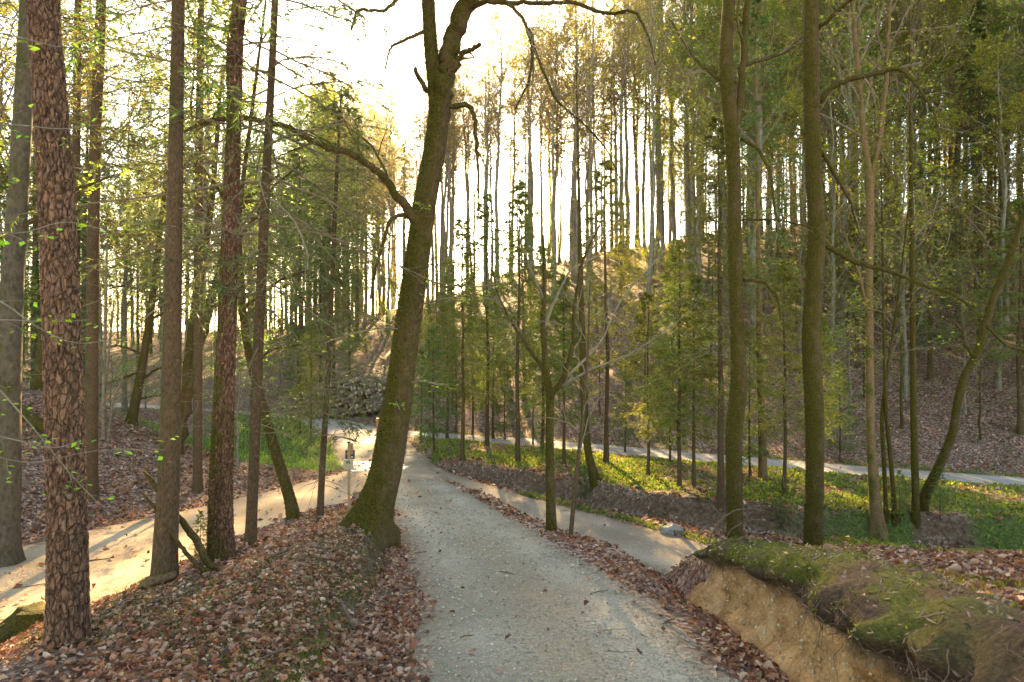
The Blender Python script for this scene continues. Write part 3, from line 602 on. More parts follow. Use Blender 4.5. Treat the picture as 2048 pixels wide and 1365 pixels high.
PROT['sapling'] = [make_spruce('young_spruce', 51, 8.5, .075, 2.4, 1.9, 84, dead=26, dens=3, tw=12, col=(.13,.14,.022)), make_spruce('young_spruce', 52, 7.2, .065, 1.8, 1.7, 80, dead=20, dens=3, tw=13, col=(.12,.135,.02)),
                   make_spruce('young_spruce', 53, 9.8, .085, 3.1, 2.0, 84, dead=34, dens=3, tw=13, col=(.115,.125,.02)), make_spruce('young_spruce', 54, 6.0, .055, .9, 1.7, 70, dead=6, dens=3, tw=12)]
PROT['spruce'] = [make_spruce('tall_spruce', 61, 24, .22, 5.5, 3.6, 120, nl=.20, nw=.04, tw=10, droop=-.05, dead=40, dens=2, col=(.065,.095,.022)),
                  make_spruce('tall_spruce', 62, 20, .18, 2.5, 3.0, 120, nl=.18, nw=.036, tw=11, droop=-.06, dead=16, dens=2, col=(.06,.095,.028)),
                  make_spruce('tall_spruce', 63, 22, .2, 7.5, 3.2, 90, nl=.20, nw=.04, tw=11, droop=-.05, dead=50, dens=2, col=(.075,.085,.02))]
PROT['pole'] = [make_spruce('plantation_spruce', 71, 21, .15, 13.0, 1.9, 60, nl=.24, nw=.045, tw=7, dead=30, dens=1, sides=6, col=(.09,.085,.03)),
                make_spruce('plantation_spruce', 72, 19, .13, 12.0, 1.6, 44, nl=.24, nw=.045, tw=7, dead=36, dens=1, sides=6, col=(.10,.08,.03)),
                make_spruce('plantation_spruce', 73, 23, .16, 15.0, 2.1, 48, nl=.24, nw=.045, tw=7, dead=40, dens=1, sides=6, col=(.075,.085,.028))]
for k_, L_ in PROT.items():
    for o_ in L_: o_['category'] = 'tree'
used = {k: [False]*len(v) for k, v in PROT.items()}
def place(kind, i, x, y, sc, label, group, rz=None, z=None, cat='tree'):
    i %= len(PROT[kind]); p = (x, y, hz(x, y) if z is None else z); rz = rng.random()*6.28 if rz is None else rz
    if not used[kind][i]:
        used[kind][i] = True; o = PROT[kind][i]; o.location = p; o.rotation_euler = (0, 0, rz); o.scale = (sc, sc, sc) if not hasattr(sc, '__len__') else sc
        o['label'] = label; o['group'] = group
        return o
    return copy_thing(PROT[kind][i], p, rz, sc, label, group)
# ------------------------------------------------------------------ trees that can be told apart
def ground_d(px, py, d0=3., d1=60.):
    d = np.arange(d0, d1, .02); X = (px-1024)/FPX*d; Z = (682.5-py)/FPX*d; h = height(X, d)
    k = np.argmax(Z < h)
    if not (Z < h).any(): print('NO GROUND HIT', px, py)
    return float(d[k]) if (Z < h).any() else min(d1, 24.)
def near_tree(name, label, pts, mat, d=None, top=14., sides=24, rings=160, flare=.35, lobes=.3, plates=None, seed=1, bumpy=.06, cat='tree', lean=None, dd=0., tipr=.3, dense=None):
    """pts: (picture x, y, width) from the foot up; the distance comes from where the foot meets the ground"""
    if d is None: d = ground_d(pts[0][0], pts[0][1])
    W = []
    for i, (x, y, w) in enumerate(pts):
        dq = d+dd*i/max(1, len(pts)-1); p = P(x, y, dq); W.append((*p, w/2/FPX*dq*dq/math.hypot(dq, p[0])))
    W = np.array(W); zg = hz(W[0, 0], W[0, 1]); W[0, 2] = zg
    base = W[0, :3].copy(); W = np.vstack([[base[0], base[1], base[2]-.35, W[0, 3]*1.05], W])
    if top and W[-1, 2]-base[2] < top:
        dv = (W[-1, :3]-W[-2, :3]); dv = dv/dv[2]; dv[:2] = np.clip(dv[:2], -.12, .12) if lean is None else lean
        ex = top-(W[-1, 2]-base[2]); W = np.vstack([W, np.append(W[-1, :3]+dv*ex*.5, W[-1, 3]*.75), np.append(W[-1, :3]+dv*ex, W[-1, 3]*tipr)])
    W[:, :3] -= base
    if dense:      # more rings in the part that shows its bark
        q = resample(W, 4000); zc_ = q[:, 2]; kk = zc_ < dense[0]; a = np.where(kk)[0][-1]
        sel = np.unique(np.concatenate([np.linspace(0, a, dense[1]).astype(int), np.linspace(a, 3999, 40).astype(int)])); q = q[sel]
    else: q = resample(W, rings)
    root = bpy.data.objects.new(name, None); COL.objects.link(root); root.location = base; root['label'] = label; root['category'] = cat
    link('trunk', trunk_mesh(q[:, :3], q[:, 3], sides, mat, seed=seed, plates=plates, flare=flare, lobes=lobes, bumpy=bumpy), root)
    root_base[root.name] = (base, d, q); taken.append((base[0], base[1])); return root
root_base = {}
LIMB3 = [dict(m=13, ang=.8, lr=.36, trop=-.03, n=7, sides=4, rr=.45, w=.2, rmin=.004, flat=.2), dict(m=7, ang=.75, lr=.45, n=6, sides=3, rmin=.0025, w=.22, trop=-.03), dict(m=4, ang=.7, lr=.5, n=5, sides=3, rmin=.0018, w=.2)]
LIMB = [dict(m=9, ang=.8, lr=.34, trop=-.01, n=6, sides=4, rr=.5, w=.2, rmin=.004, flat=.2), dict(m=5, ang=.75, lr=.45, n=5, sides=3, rmin=.0025, w=.2, trop=-.01), dict(m=3, ang=.7, lr=.5, n=4, sides=3, rmin=.0018, w=.2)]
def limb(root, pts, d=None, dd=0., mat='moss', twig='moss_twig', levels=None, leaf=None, seed=0, t0=.15, name='limb', n=None):
    """a limb traced from joint to tip, pts (x, y, width); dd = how far its tip comes nearer or goes away"""
    base, d0, q = root_base[root.name]; d = d or d0; g = np.random.default_rng(seed+500)
    W = []
    for i, (x, y, w) in enumerate(pts):
        dq = d+dd*(i/(len(pts)-1)); W.append((*(P(x, y, dq)-base), max(w/2/FPX*dq, .002)))
    n = n or max(12, 5*len(pts)); q = resample(np.array(W), n)
    q[1:-1, :3] += g.normal(0, .25, (n-2, 3))*q[1:-1, 3:4]
    me = MB(); tubes(me, q[None, :, :3], q[None, :, 3], 10 if q[0, 3] > .02 else 6, 0, cap=True)
    o = link(name, me.mesh(name, [MT[mat]]), root)
    if levels is not None:
        link('twigs', crown_mesh(g, q[:, :3], q[:, 3], t0, levels, leaf, twig), o)['kind'] = 'stuff'
    return o
TW1 = [dict(m=8, ang=.8, lr=.30, n=6, sides=3, rr=.5, w=.2, rmin=.003, trop=-.02), dict(m=4, ang=.7, lr=.45, n=4, sides=3, rmin=.002, w=.2, trop=-.02)]
SPRAY = [dict(m=7, ang=.8, lr=.35, n=5, sides=3, rr=.5, w=.12, rmin=.0015, flat=.7, trop=-.02)]
FRESH = dict(per=3, size=.05, col=(.34,.48,.05), flat=.7)
# --- the great leaning beech at the fork
T0 = near_tree('leaning_beech', 'big mossy beech leaning beside the gravel road, forked near its top', [(740,1052,84),(757,1000,66),(776,930,64),(784,870,62),(800,767,53),(813,665,52),(829,564,50),(848,410,46),(872,287,43),(880,205,41),(868,150,30),(861,100,27),(856,0,26)],
               'moss', sides=44, rings=330, flare=.55, lobes=.45, seed=4, top=12, bumpy=.07)
limb(T0, [(876,262,30),(880,228,36),(887,185,38),(895,125,38),(907,75,37),(924,30,37),(944,-15,35),(968,-80,32),(1000,-160,28)], levels=LIMB, seed=1, t0=.6)
limb(T0, [(846,440,26),(820,425,22),(800,400,17),(760,345,15),(700,305,13),(640,290,13),(580,255,11),(520,240,10),(470,237,9),(420,240,8),(385,255,6),(362,268,5)], dd=-.9, levels=TW1, seed=2, t0=.2)
limb(T0, [(866,195,12),(850,175,11),(838,155,10),(828,136,9)], dd=-.2, seed=3)
limb(T0, [(893,215,12),(915,213,11),(935,208,10),(948,225,9),(951,260,8),(956,330,6),(957,390,5),(955,442,3)], dd=-.3, levels=TW1[1:], seed=4, t0=.4)
limb(T0, [(900,140,14),(925,108,12),(945,98,10),(960,90,8)], dd=-.3, seed=5, levels=TW1[1:], t0=.3)
limb(T0, [(930,16,15),(985,4,11),(1060,6,9),(1150,5,8),(1210,30,7),(1270,20,6),(1300,80,5),(1310,130,3)], dd=-1.4, levels=LIMB3, seed=6, twig='twig')
limb(T0, [(1010,4,8),(1050,40,7),(1066,100,6),(1060,160,5),(1030,220,3)], d=8.4, dd=-.4, levels=LIMB3, seed=7, twig='twig')
limb(T0, [(1058,60,7),(1075,115,6),(1110,200,5),(1180,260,4),(1215,300,3),(1240,360,2)], d=8.3, dd=-.6, levels=LIMB3, seed=8, twig='twig')
limb(T0, [(835,440,10),(800,430,8),(780,440,8),(769,480,7),(750,540,6),(740,600,4)], dd=-.5, levels=TW1[1:], seed=9, twig='twig', t0=.3)
limb(T0, [(855,60,9),(810,80,7),(780,95,5),(770,140,4)], dd=-.6, levels=TW1, seed=10, twig='twig')
limb(T0, [(858,-30,12),(800,-10,9),(770,25,7),(715,18,6),(702,60,4)], dd=-.9, levels=TW1, seed=11, twig='twig')
for i_, (pp, dd_) in enumerate([([(822,662,4),(770,655,3),(700,668,3),(640,690,2)], -.8), ([(812,768,4),(840,762,3),(880,770,2),(905,768,2)], -.5), ([(846,560,4),(900,570,3),(960,575,3),(1010,565,2)], -.7),
                               ([(842,440,4),(838,425,3),(850,412,2),(830,404,2)], -.4), ([(835,610,4),(880,600,3),(930,590,2),(985,600,2)], -.9), ([(800,790,3),(790,800,2),(800,820,2)], -.3)]):
    limb(T0, pp, dd=dd_, levels=SPRAY, leaf=FRESH, seed=20+i_, name='leafy_shoot', twig='twig', mat='twig', t0=.05)
def fuzz(T, n, ln, wd, zmax, seed, amt=.5, zfade=None):
    """short moss standing off the bark of a trunk"""
    tr = [c for c in T.children if c.name.startswith('trunk')][0]; me = tr.data; k = len(me.vertices); co = np.zeros(k*3, np.float32); me.vertices.foreach_get('co', co); co = co.reshape(-1, 3)
    no = np.zeros(k*3, np.float32); me.vertices.foreach_get('normal', no); no = no.reshape(-1, 3); ok = np.where((co[:, 2] < zmax)&(co[:, 2] > 0))[0]; g = np.random.default_rng(seed)
    i = ok[g.integers(len(ok), size=n)]; p = co[i]+g.normal(0, .012, (n, 3)); nm = no[i]; ang = np.arctan2(nm[:, 1], nm[:, 0])
    w = sst(.62-amt*.3, .78-amt*.3, fbm(ang*1.5+9, p[:, 2]*1.4, 4, seed)+.12*nm[:, 0]*-1)
    if zfade: w = w*sst(zfade, zfade*.5, p[:, 2])
    kk = g.random(n) < w; p, nm = p[kk], nm[kk]; m = len(p); p = p-nm*(((p-co[i[kk]])*nm).sum(1)[:, None]); a = nrm(nm+g.normal(0, .55, (m, 3))); b = nrm(np.cross(a, g.normal(size=(m, 3)))); L = (ln*(.4+g.random(m)))[:, None]
    V = np.stack([p-b*wd*.5-nm*.002, p+a*L, p+b*wd*.5-nm*.002], 1); c = np.array([(.10,.085,.010), (.14,.115,.012), (.07,.06,.008)])[g.integers(0, 3, m)]*(1+.25*g.normal(size=(m, 1)))
    o = MB(); o.add(V.reshape(-1, 3), np.arange(3*m).reshape(m, 3), 0, np.repeat(np.clip(c, .004, .5), 3, 0)); ob = link('moss', o.mesh('moss', [MT['mosst']], smooth=False), tr); ob['kind'] = 'stuff'
fuzz(T0, 42000, .016, .010, 7.5, 5, .8)
# --- trees along the mound
T1 = near_tree('scots_pine', 'thick red-brown pine with scaly plated bark at the end of the mound', [(134,1288,92),(136,1150,84),(134,1000,82),(128,800,80),(122,600,78),(114,430,74),(104,250,71),(84,0,66)], 'pine', sides=110, dense=(4.9, 400), plates=(.046,.11,.011), flare=.12, lobes=.2, seed=11, top=15, bumpy=.035)
T2 = near_tree('spruce_tree', 'straight brown spruce trunk with flared foot at the edge of the track', [(326,1166,54),(334,1050,48),(340,900,44),(344,700,40),(348,500,34),(353,250,30),(357,0,27)], 'spruce', sides=30, rings=220, flare=.25, lobes=.25, seed=12, top=16)
T3 = near_tree('mossy_pine', 'scaly pine with a kinked upper trunk and a thick mossy foot', [(442,1114,54),(441,1000,46),(444,900,43),(452,700,39),(459,500,35),(465,330,32),(467,235,29),(469,205,28),(470,160,36),(466,110,33),(476,40,30),(480,0,28)], 'pine_moss', sides=84, dense=(6.9, 360), plates=(.048,.105,.010), flare=.15, lobes=.2, seed=13, top=15, bumpy=.05)
T4 = near_tree('spruce_tree', 'slender straight spruce between the mossy pine and the leaning mossy stem', [(501,1086,24),(507,950,22),(514,750,22),(530,400,19),(542,180,16),(550,0,14)], 'spruce', sides=18, rings=120, flare=.2, seed=14, top=13)
T5 = near_tree('leaning_sapling', 'thin mossy stem leaning across behind the slender spruce', [(590,1036,26),(572,970,22),(546,890,22),(522,800,20),(505,740,19),(486,640,17),(480,540,15),(476,440,12),(490,330,9)], 'moss', sides=16, rings=110, flare=.3, seed=15, top=9, dd=.6)
T6 = near_tree('thin_spruce', 'thin spruce with drooping dark boughs beside the signpost', [(640,1031,14),(645,930,13),(656,750,11),(664,560,10),(672,380,8),(679,250,5)], 'spruce', sides=14, rings=90, flare=.2, seed=16, top=6.6)
def boughs(T, base, H, blen, nb, seed, **kw):
    b, d, q = root_base[T.name]; link('crown', bough_mesh(np.random.default_rng(seed), q[:, :3], H, base, blen, nb, **kw), T)
boughs(T1, 7.5, 14.5, 2.6, 50, 1, nl=.12, nw=.02, dead=10, dead0=5.2, tw=8)
boughs(T2, 5.4, 15.5, 2.6, 66, 2, dead=18, dead0=2.8, tw=8, nl=.10, nw=.018)
boughs(T3, 7.6, 14.5, 2.2, 46, 3, dead=8, dead0=4.5, tw=8, nl=.12, nw=.02)
boughs(T4, 2.9, 12.5, 2.7, 125, 4, dead=30, dead0=1.2, tw=12, nl=.075, nw=.014, droop=-.05, col=(.06,.085,.02))
boughs(T6, 1.2, 6.5, 1.5, 72, 6, dead=22, dead0=.4, tw=12, nl=.06, nw=.012, droop=-.07, col=(.06,.09,.022))
limb(T5, [(478,480,8),(520,420,6),(540,380,5),(600,330,3)], levels=TW1, seed=31, twig='moss_twig')
limb(T5, [(482,620,7),(560,560,5),(620,540,3)], levels=SPRAY, leaf=FRESH, seed=32, name='leafy_shoot', twig='twig')
limb(T5, [(506,735,6),(540,700,5),(600,690,3)], levels=SPRAY, leaf=FRESH, seed=33, name='leafy_shoot', twig='twig')
limb(T5, [(478,460,8),(440,380,7),(400,330,5),(360,290,3)], levels=TW1, seed=34, twig='moss_twig')
# --- beyond the dirt track
T7 = near_tree('grey_beech', 'thick grey beech trunk with small dark holes on the leafy slope', [(6,880,74),(14,780,62),(20,650,54),(28,520,48),(38,350,44),(50,150,40),(58,0,38)], 'grey_bark', d=12.5, sides=28, rings=90, flare=.35, seed=17, top=18)
limb(T7, [(30,470,10),(90,420,8),(150,380,6),(230,350,4)], levels=LIMB, leaf=dict(per=2, size=.06, col=(.30,.38,.05), flat=.6), seed=35, twig='twig')
limb(T7, [(34,420,10),(0,330,8),(-50,300,6)], levels=LIMB, leaf=dict(per=2, size=.06, col=(.30,.38,.05), flat=.6), seed=36, twig='twig')
T8 = near_tree('twin_beech', 'dark mossy beech of two stems rising together behind the straight spruce', [(352,905,24),(366,800,22),(380,700,20),(392,600,18),(410,500,16),(424,400,13),(436,250,9)], 'moss', sides=16, rings=80, seed=18, top=12, flare=.4)
limb(T8, [(356,880,22),(376,790,20),(398,700,18),(422,600,16),(446,500,13),(480,420,10),(510,380,8),(560,350,5)], levels=LIMB, leaf=dict(per=2, size=.07, col=(.28,.36,.05), flat=.6), seed=37, t0=.45)
limb(T8, [(420,420,9),(400,330,7),(380,220,5),(390,120,3)], levels=LIMB, leaf=dict(per=2, size=.07, col=(.26,.30,.05), flat=.6), seed=38, t0=.2)
T9 = near_tree('slanting_beech', 'slanting mossy beech with layered lime leaves above the dirt track bend', [(262,846,22),(276,780,20),(292,690,17),(306,590,15),(320,470,12),(332,350,8)], 'moss', sides=14, rings=70, seed=19, top=11, flare=.3)
for i_, pp in enumerate([[(280,760,6),(330,730,4),(400,720,3)], [(288,710,6),(240,690,4),(190,700,3)], [(300,640,6),(360,610,4),(420,600,2)], [(306,590,6),(250,570,4),(210,580,2)], [(284,740,5),(240,760,4),(200,770,2)], [(272,800,5),(320,790,3),(360,780,2)]]):
    limb(T9, pp, levels=YOUNG[1:], leaf=dict(per=4, size=.085, col=(.28,.40,.05), flat=.85), seed=40+i_, twig='twig', t0=.1, dd=-.6 if i_ % 2 else .5)
for i_, (pp, lab) in enumerate([([(207,878,9),(208,760,8),(212,600,7),(214,480,4)], 'thin dark sapling stem on the leaf covered slope above the track'), ([(200,840,8),(212,760,7),(222,660,5),(228,600,3)], 'thin forked sapling on the leaf covered slope above the track'), ([(216,882,6),(226,800,5),(250,745,3)], 'short bent sapling on the leaf covered slope above the track')]):
    t_ = near_tree('sapling', lab, pp, 'twig', sides=8, rings=40, seed=50+i_, top=0, flare=.2)
    b_, d_, q_ = root_base[t_.name]; link('crown', crown_mesh(np.random.default_rng(i_), q_[:, :3], q_[:, 3], .3, TW1, dict(per=1, size=.06, col=(.2,.22,.04), keep=.4), 'twig'), t_)
T10 = near_tree('dark_beech', 'dark trunk with a flared mossy foot higher up the leafy slope', [(82,742,34),(90,660,26),(96,560,22),(104,400,20),(110,200,17)], 'moss', d=22, sides=16, rings=60, seed=20, top=16, flare=.5)
for i_, (pp, dq, lab) in enumerate([([(182,690,30),(186,500,26),(190,300,25),(203,0,22)], 17, 'reddish spruce with sunlit needles behind the thick plated pine'), ([(150,640,22),(152,400,18),(156,0,15)], 21, 'slim spruce with sunlit yellow needles behind the thick plated pine'), ([(395,560,20),(398,300,17),(402,0,14)], 19, 'spruce with broad boughs standing behind the mossy pine')]):
    t_ = near_tree('spruce_tree', lab, pp, 'spruce', d=dq, sides=12, rings=60, seed=60+i_, top=19)
    boughs(t_, 6.5-i_*.6, 18.5, 3.6, 72, 70+i_, nl=.15, nw=.028, tw=11, dead=20, dead0=2.5, col=(.075,.075,.018) if i_ < 2 else (.05,.065,.02), dens=2)  # first two: yellow sunlight is put into the needle colour
# --- trees by the lower path
R1 = near_tree('forked_beech', 'mossy beech that forks into two stems high up, behind the earth bank', [(1470,1082,36),(1469,998,33),(1467,870,34),(1479,767,35),(1475,700,29),(1471,564,29),(1468,359,28),(1462,246,30),(1451,150,29),(1451,103,28),(1458,0,25)], 'moss', d=15, sides=30, rings=220, flare=.1, seed=21, top=17)
limb(R1, [(1466,262,22),(1477,225,17),(1486,128,15),(1490,60,14),(1494,0,13),(1502,-90,11)], levels=LIMB, seed=51, t0=.5)
limb(R1, [(1482,278,7),(1520,300,7),(1540,345,6),(1550,420,5),(1556,500,3)], dd=-1, levels=TW1, seed=52, twig='twig')
limb(R1, [(1486,560,6),(1530,565,6),(1556,595,5),(1562,640,3)], dd=-.8, levels=TW1[1:], seed=53)
limb(R1, [(1482,440,5),(1560,440,4),(1640,460,3)], dd=-.6, levels=TW1, seed=54, twig='twig')
limb(R1, [(1490,130,8),(1560,110,6),(1640,60,4)], dd=1, levels=LIMB, seed=55, twig='twig', leaf=dict(per=1, size=.07, col=YEL))
limb(R1, [(1440,160,8),(1390,120,6),(1340,40,4)], dd=1, levels=LIMB, seed=56, twig='twig', leaf=dict(per=1, size=.07, col=YEL))
R2 = near_tree('mossy_beech', 'straight thick mossy beech with one bowed limb, behind the earth bank', [(1626,1068,40),(1629,980,38),(1630,870,39),(1626,767,39),(1622,665,39),(1632,520,38),(1634,436,36),(1628,359,35),(1624,256,34),(1622,103,33),(1621,0,32)], 'moss', d=15, sides=34, rings=220, flare=.1, seed=22, top=18)
limb(R2, [(1638,205,12),(1660,175,11),(1700,160,10),(1760,145,9),(1800,135,8),(1840,180,6),(1870,225,5),(1880,280,3)], dd=-1.2, levels=LIMB[:2], seed=57, twig='twig')
limb(R2, [(1648,488,11),(1710,525,10),(1760,538,8),(1800,548,8),(1840,570,7),(1900,585,6),(1950,620,3)], dd=-1.2, levels=TW1, seed=58, t0=.3)
limb(R2, [(1634,60,9),(1700,0,7),(1780,-40,5)], dd=-1, levels=LIMB, seed=59, twig='twig', leaf=dict(per=1, size=.07, col=YEL))
limb(R2, [(1640,300,8),(1700,400,6),(1720,470,4)], dd=.8, levels=TW1, seed=60, twig='twig')
R3 = near_tree('flaky_birch', 'orange-brown flaky birch forked into two thin stems', [(1757,1062,34),(1750,1000,25),(1741,870,19),(1739,700,17),(1737,560,18),(1740,430,17),(1739,359,18),(1728,280,12),(1716,150,11),(1704,0,9)], 'birch', sides=18, rings=160, seed=23, top=14, flare=.3)
limb(R3, [(1740,370,13),(1756,290,11),(1768,200,10),(1776,80,9),(1780,0,8),(1786,-80,5)], mat='birch', levels=LIMB, leaf=dict(per=1, size=.06, col=YEL), seed=61, t0=.5, twig='twig')
limb(R3, [(1738,640,6),(1722,560,5),(1690,470,4),(1670,420,2)], mat='birch', levels=TW1, seed=62, twig='twig', dd=-.5)
R4 = near_tree('slim_beech', 'slim mossy trunk beside the curved tree and the lane', [(1832,1035,17),(1828,880,15),(1826,700,13),(1824,500,11),(1822,300,8)], 'moss', sides=12, rings=70, seed=24, top=13)
R5 = near_tree('thin_pole_tree', 'thin pole of a young tree next to the flaky birch', [(1790,1040,11),(1783,940,10),(1772,820,9),(1768,680,7),(1766,560,5)], 'moss', sides=10, rings=60, seed=25, top=9)
R5b = near_tree('thin_pole_tree', 'leaning thin pole of a young tree next to the flaky birch', [(1772,1035,10),(1768,930,9),(1762,830,8),(1790,640,6),(1800,560,4)], 'moss', sides=10, rings=60, seed=26, top=9)
R6 = near_tree('curved_tree', 'dark curved mossy tree bending over beside the brushwood heap', [(1842,1020,24),(1852,985,22),(1880,930,20),(1906,868,19),(1916,800,19),(1930,750,19),(1958,700,18),(1985,600,17),(2010,540,16),(2035,470,15),(2060,400,13)], 'moss', sides=20, rings=140, seed=27, top=0, flare=.3, dd=-1.0)
limb(R6, [(1972,650,7),(2010,690,6),(2060,705,4)], seed=63, levels=TW1[1:], d=12.6)
limb(R6, [(1950,715,8),(1930,690,6),(1925,660,5),(1905,640,3)], seed=64, d=13, levels=TW1[1:])
for T, sd, t0, lf in ((R1, 1, .72, 1), (R2, 2, .72, 1), (R3, 3, .66, 1), (R4, 4, .4, 2), (R5, 5, .4, 2), (R5b, 6, .4, 2), (T7, 7, .62, 1), (T10, 8, .5, 1), (T0, 9, .86, 1)):
    b, d, q = root_base[T.name]
    lv = TALL_S if T in (R1, R2, R3, T7, T10) else ([dict(m=16, ang=.9, lr=.18, n=6, sides=4, rr=.4, rmin=.004)]+YOUNG[1:])
    link('crown', crown_mesh(np.random.default_rng(sd+200), q[:, :3], q[:, 3], t0, lv, dict(per=lf, size=.08, col=YEL, keep=.7), 'twig'), T)
fuzz(R1, 16000, .018, .014, 11, 6, .8); fuzz(R2, 18000, .018, .014, 11, 7, .8); fuzz(T3, 16000, .016, .010, 2.2, 8, 1.2, 2.0); fuzz(T5, 5000, .014, .010, 4, 9, .9); fuzz(R6, 6000, .016, .012, 8, 10, .8)
# --- young broadleaf with pale bare branches, and its thin neighbour
M1 = near_tree('bare_young_tree', 'young tree with pale bare branches between road and lower path', [(1103,1062,22),(1101,980,19),(1099,880,17),(1101,800,17),(1092,740,13),(1085,650,10),(1090,560,8),(1086,470,5)], 'moss', sides=14, rings=90, seed=28, top=0, flare=.2)
for i_, pp in enumerate([[(1100,800,13),(1125,760,11),(1145,700,9),(1150,600,7),(1165,520,5),(1200,450,3)], [(1094,745,9),(1060,700,8),(1020,640,6),(995,590,4),(985,540,3)], [(1120,775,7),(1180,740,4),(1260,710,3),(1320,670,2),(1380,625,1.5),(1410,585,1)],
                        [(1087,660,7),(1110,600,5),(1140,540,4),(1200,510,3)], [(1088,600,6),(1060,540,5),(1040,480,3)], [(1128,760,6),(1200,690,4),(1240,600,3),(1330,500,2)]]):
    limb(M1, pp, dd=(-1, .8, -1.2, .6, -.5, 1)[i_], mat='moss' if i_ < 2 else ('pale_twig' if i_ == 2 else 'twig'), levels=TW1, seed=70+i_, twig='twig', t0=.25)
M2 = near_tree('thin_sapling', 'very thin dark stem next to the pale branched young tree', [(1141,1075,9),(1150,980,9),(1158,900,8),(1168,820,7),(1176,700,5),(1180,560,3)], 'spruce', sides=8, rings=60, seed=29, top=0, flare=.2)
b_, d_, q_ = root_base[M2.name]; link('crown', crown_mesh(np.random.default_rng(5), q_[:, :3], q_[:, 3], .3, TW1, None, 'twig'), M2)
# --- young spruces standing on the grassy bank
SP = [(868,905,.85,3),(895,880,1.0,0),(926,921,1.05,0),(945,870,.9,1),(974,893,1.1,2),(986,878,1.0,1),(1036,925,1.05,2),(1066,890,.8,3),(1086,900,1.0,0),(1128,932,.95,1),(1212,925,1.15,2),(1296,950,.85,1),(1340,925,.8,3),(1358,975,.9,0),(1388,972,.9,1),(1441,1003,1.1,2),(1250,905,.75,3),(1570,992,.8,0),(1500,955,.8,3),(1640,945,.85,1),(1680,925,.7,3),(912,865,.8,1),(1010,880,.7,3),(842,880,.75,3)]
for j_, (px, py, sc, i_) in enumerate(SP):
    d = ground_d(px, py, 12, 45); p = P(px, py, d); taken.append((p[0], p[1]))
    place('sapling', i_, p[0], p[1], sc*.92, 'slim young spruce standing on the green bank beside the lane', 'young spruces on the green bank')
b1 = near_tree('bank_tree', 'stouter brown trunk on the green bank beside the lane', [(1526,955,18),(1524,860,17),(1520,740,15),(1518,620,13),(1516,480,10),(1514,300,7)], 'birch', sides=14, rings=70, seed=81, top=15)
boughs(b1, 5.5, 14.5, 2.2, 60, 81, dead=24, dead0=2., tw=9, nl=.12, nw=.022)
b2 = near_tree('bent_bank_tree', 'mossy tree with a bent foot on the green bank', [(1192,962,20),(1178,920,16),(1170,850,15),(1166,740,14),(1163,620,12),(1160,480,8)], 'moss', sides=14, rings=70, seed=82, top=12)
b_, d_, q_ = root_base[b2.name]; link('crown', crown_mesh(np.random.default_rng(15), q_[:, :3], q_[:, 3], .5, TALL_S, dict(per=2, size=.09, col=YEL), 'twig'), b2)
# larger spruces and leafy youngsters with a place of their own
for kind, i_, px, py, sc, lab, grp in [('spruce',1,1050,800,.62,'dark dense spruce rising behind the young spruces at the hill foot','dark spruces at the hill foot'), ('spruce',1,1345,800,.40,'short bushy spruce at the hill foot beyond the lane','bushy spruces beyond the lane'),
        ('spruce',1,1420,790,.36,'short bushy spruce at the hill foot beyond the lane','bushy spruces beyond the lane'), ('spruce',1,700,770,.5,'spruce with hanging boughs right beside the log pile','spruces beside the log pile'), ('spruce',0,640,790,.5,'spruce with hanging boughs right beside the log pile','spruces beside the log pile'),
        ('spruce',0,598,812,.78,'tall spruce with drooping boughs on the road bend by the log pile','tall spruces by the log pile bend'), ('spruce',2,668,806,.62,'tall spruce with drooping boughs on the road bend by the log pile','tall spruces by the log pile bend'), ('spruce',1,820,800,.34,'dense low spruce at the mouth of the lane','spruces at the lane mouth'), ('spruce',1,860,795,.30,'dense low spruce at the mouth of the lane','spruces at the lane mouth'), ('spruce',1,1860,760,.62,'wide dark spruce halfway up the steep hillside','dark spruces on the steep hillside'), ('spruce',0,1960,690,.7,'wide dark spruce halfway up the steep hillside','dark spruces on the steep hillside'),
        ('spruce',1,1750,640,.7,'wide dark spruce halfway up the steep hillside','dark spruces on the steep hillside'), ('sapling',3,600,872,.8,'little spruce growing in the grass of the bend','little spruces in the grass'), ('sapling',1,622,880,.75,'little spruce growing in the grass of the bend','little spruces in the grass'),
        ('young',0,1700,860,.8,'young beech in lime leaf just beyond the lane','leafy young beeches beyond the lane'), ('young',1,1640,820,.8,'young beech in lime leaf just beyond the lane','leafy young beeches beyond the lane'), ('young',0,1930,830,.9,'young beech in lime leaf just beyond the lane','leafy young beeches beyond the lane'), ('young',1,1290,830,.8,'young beech in lime leaf just beyond the lane','leafy young beeches beyond the lane'),
        ('young',0,560,800,.9,'young beech in lime leaf at the far road edge','leafy young beeches by the far road'), ('young',1,480,790,.9,'young beech in lime leaf at the far road edge','leafy young beeches by the far road'), ('young',0,420,800,.8,'young beech in lime leaf at the far road edge','leafy young beeches by the far road')]:
    d = ground_d(px, py, 14, 70); p = P(px, py, d); taken.append((p[0], p[1])); place(kind, i_, p[0], p[1], sc, lab, grp)
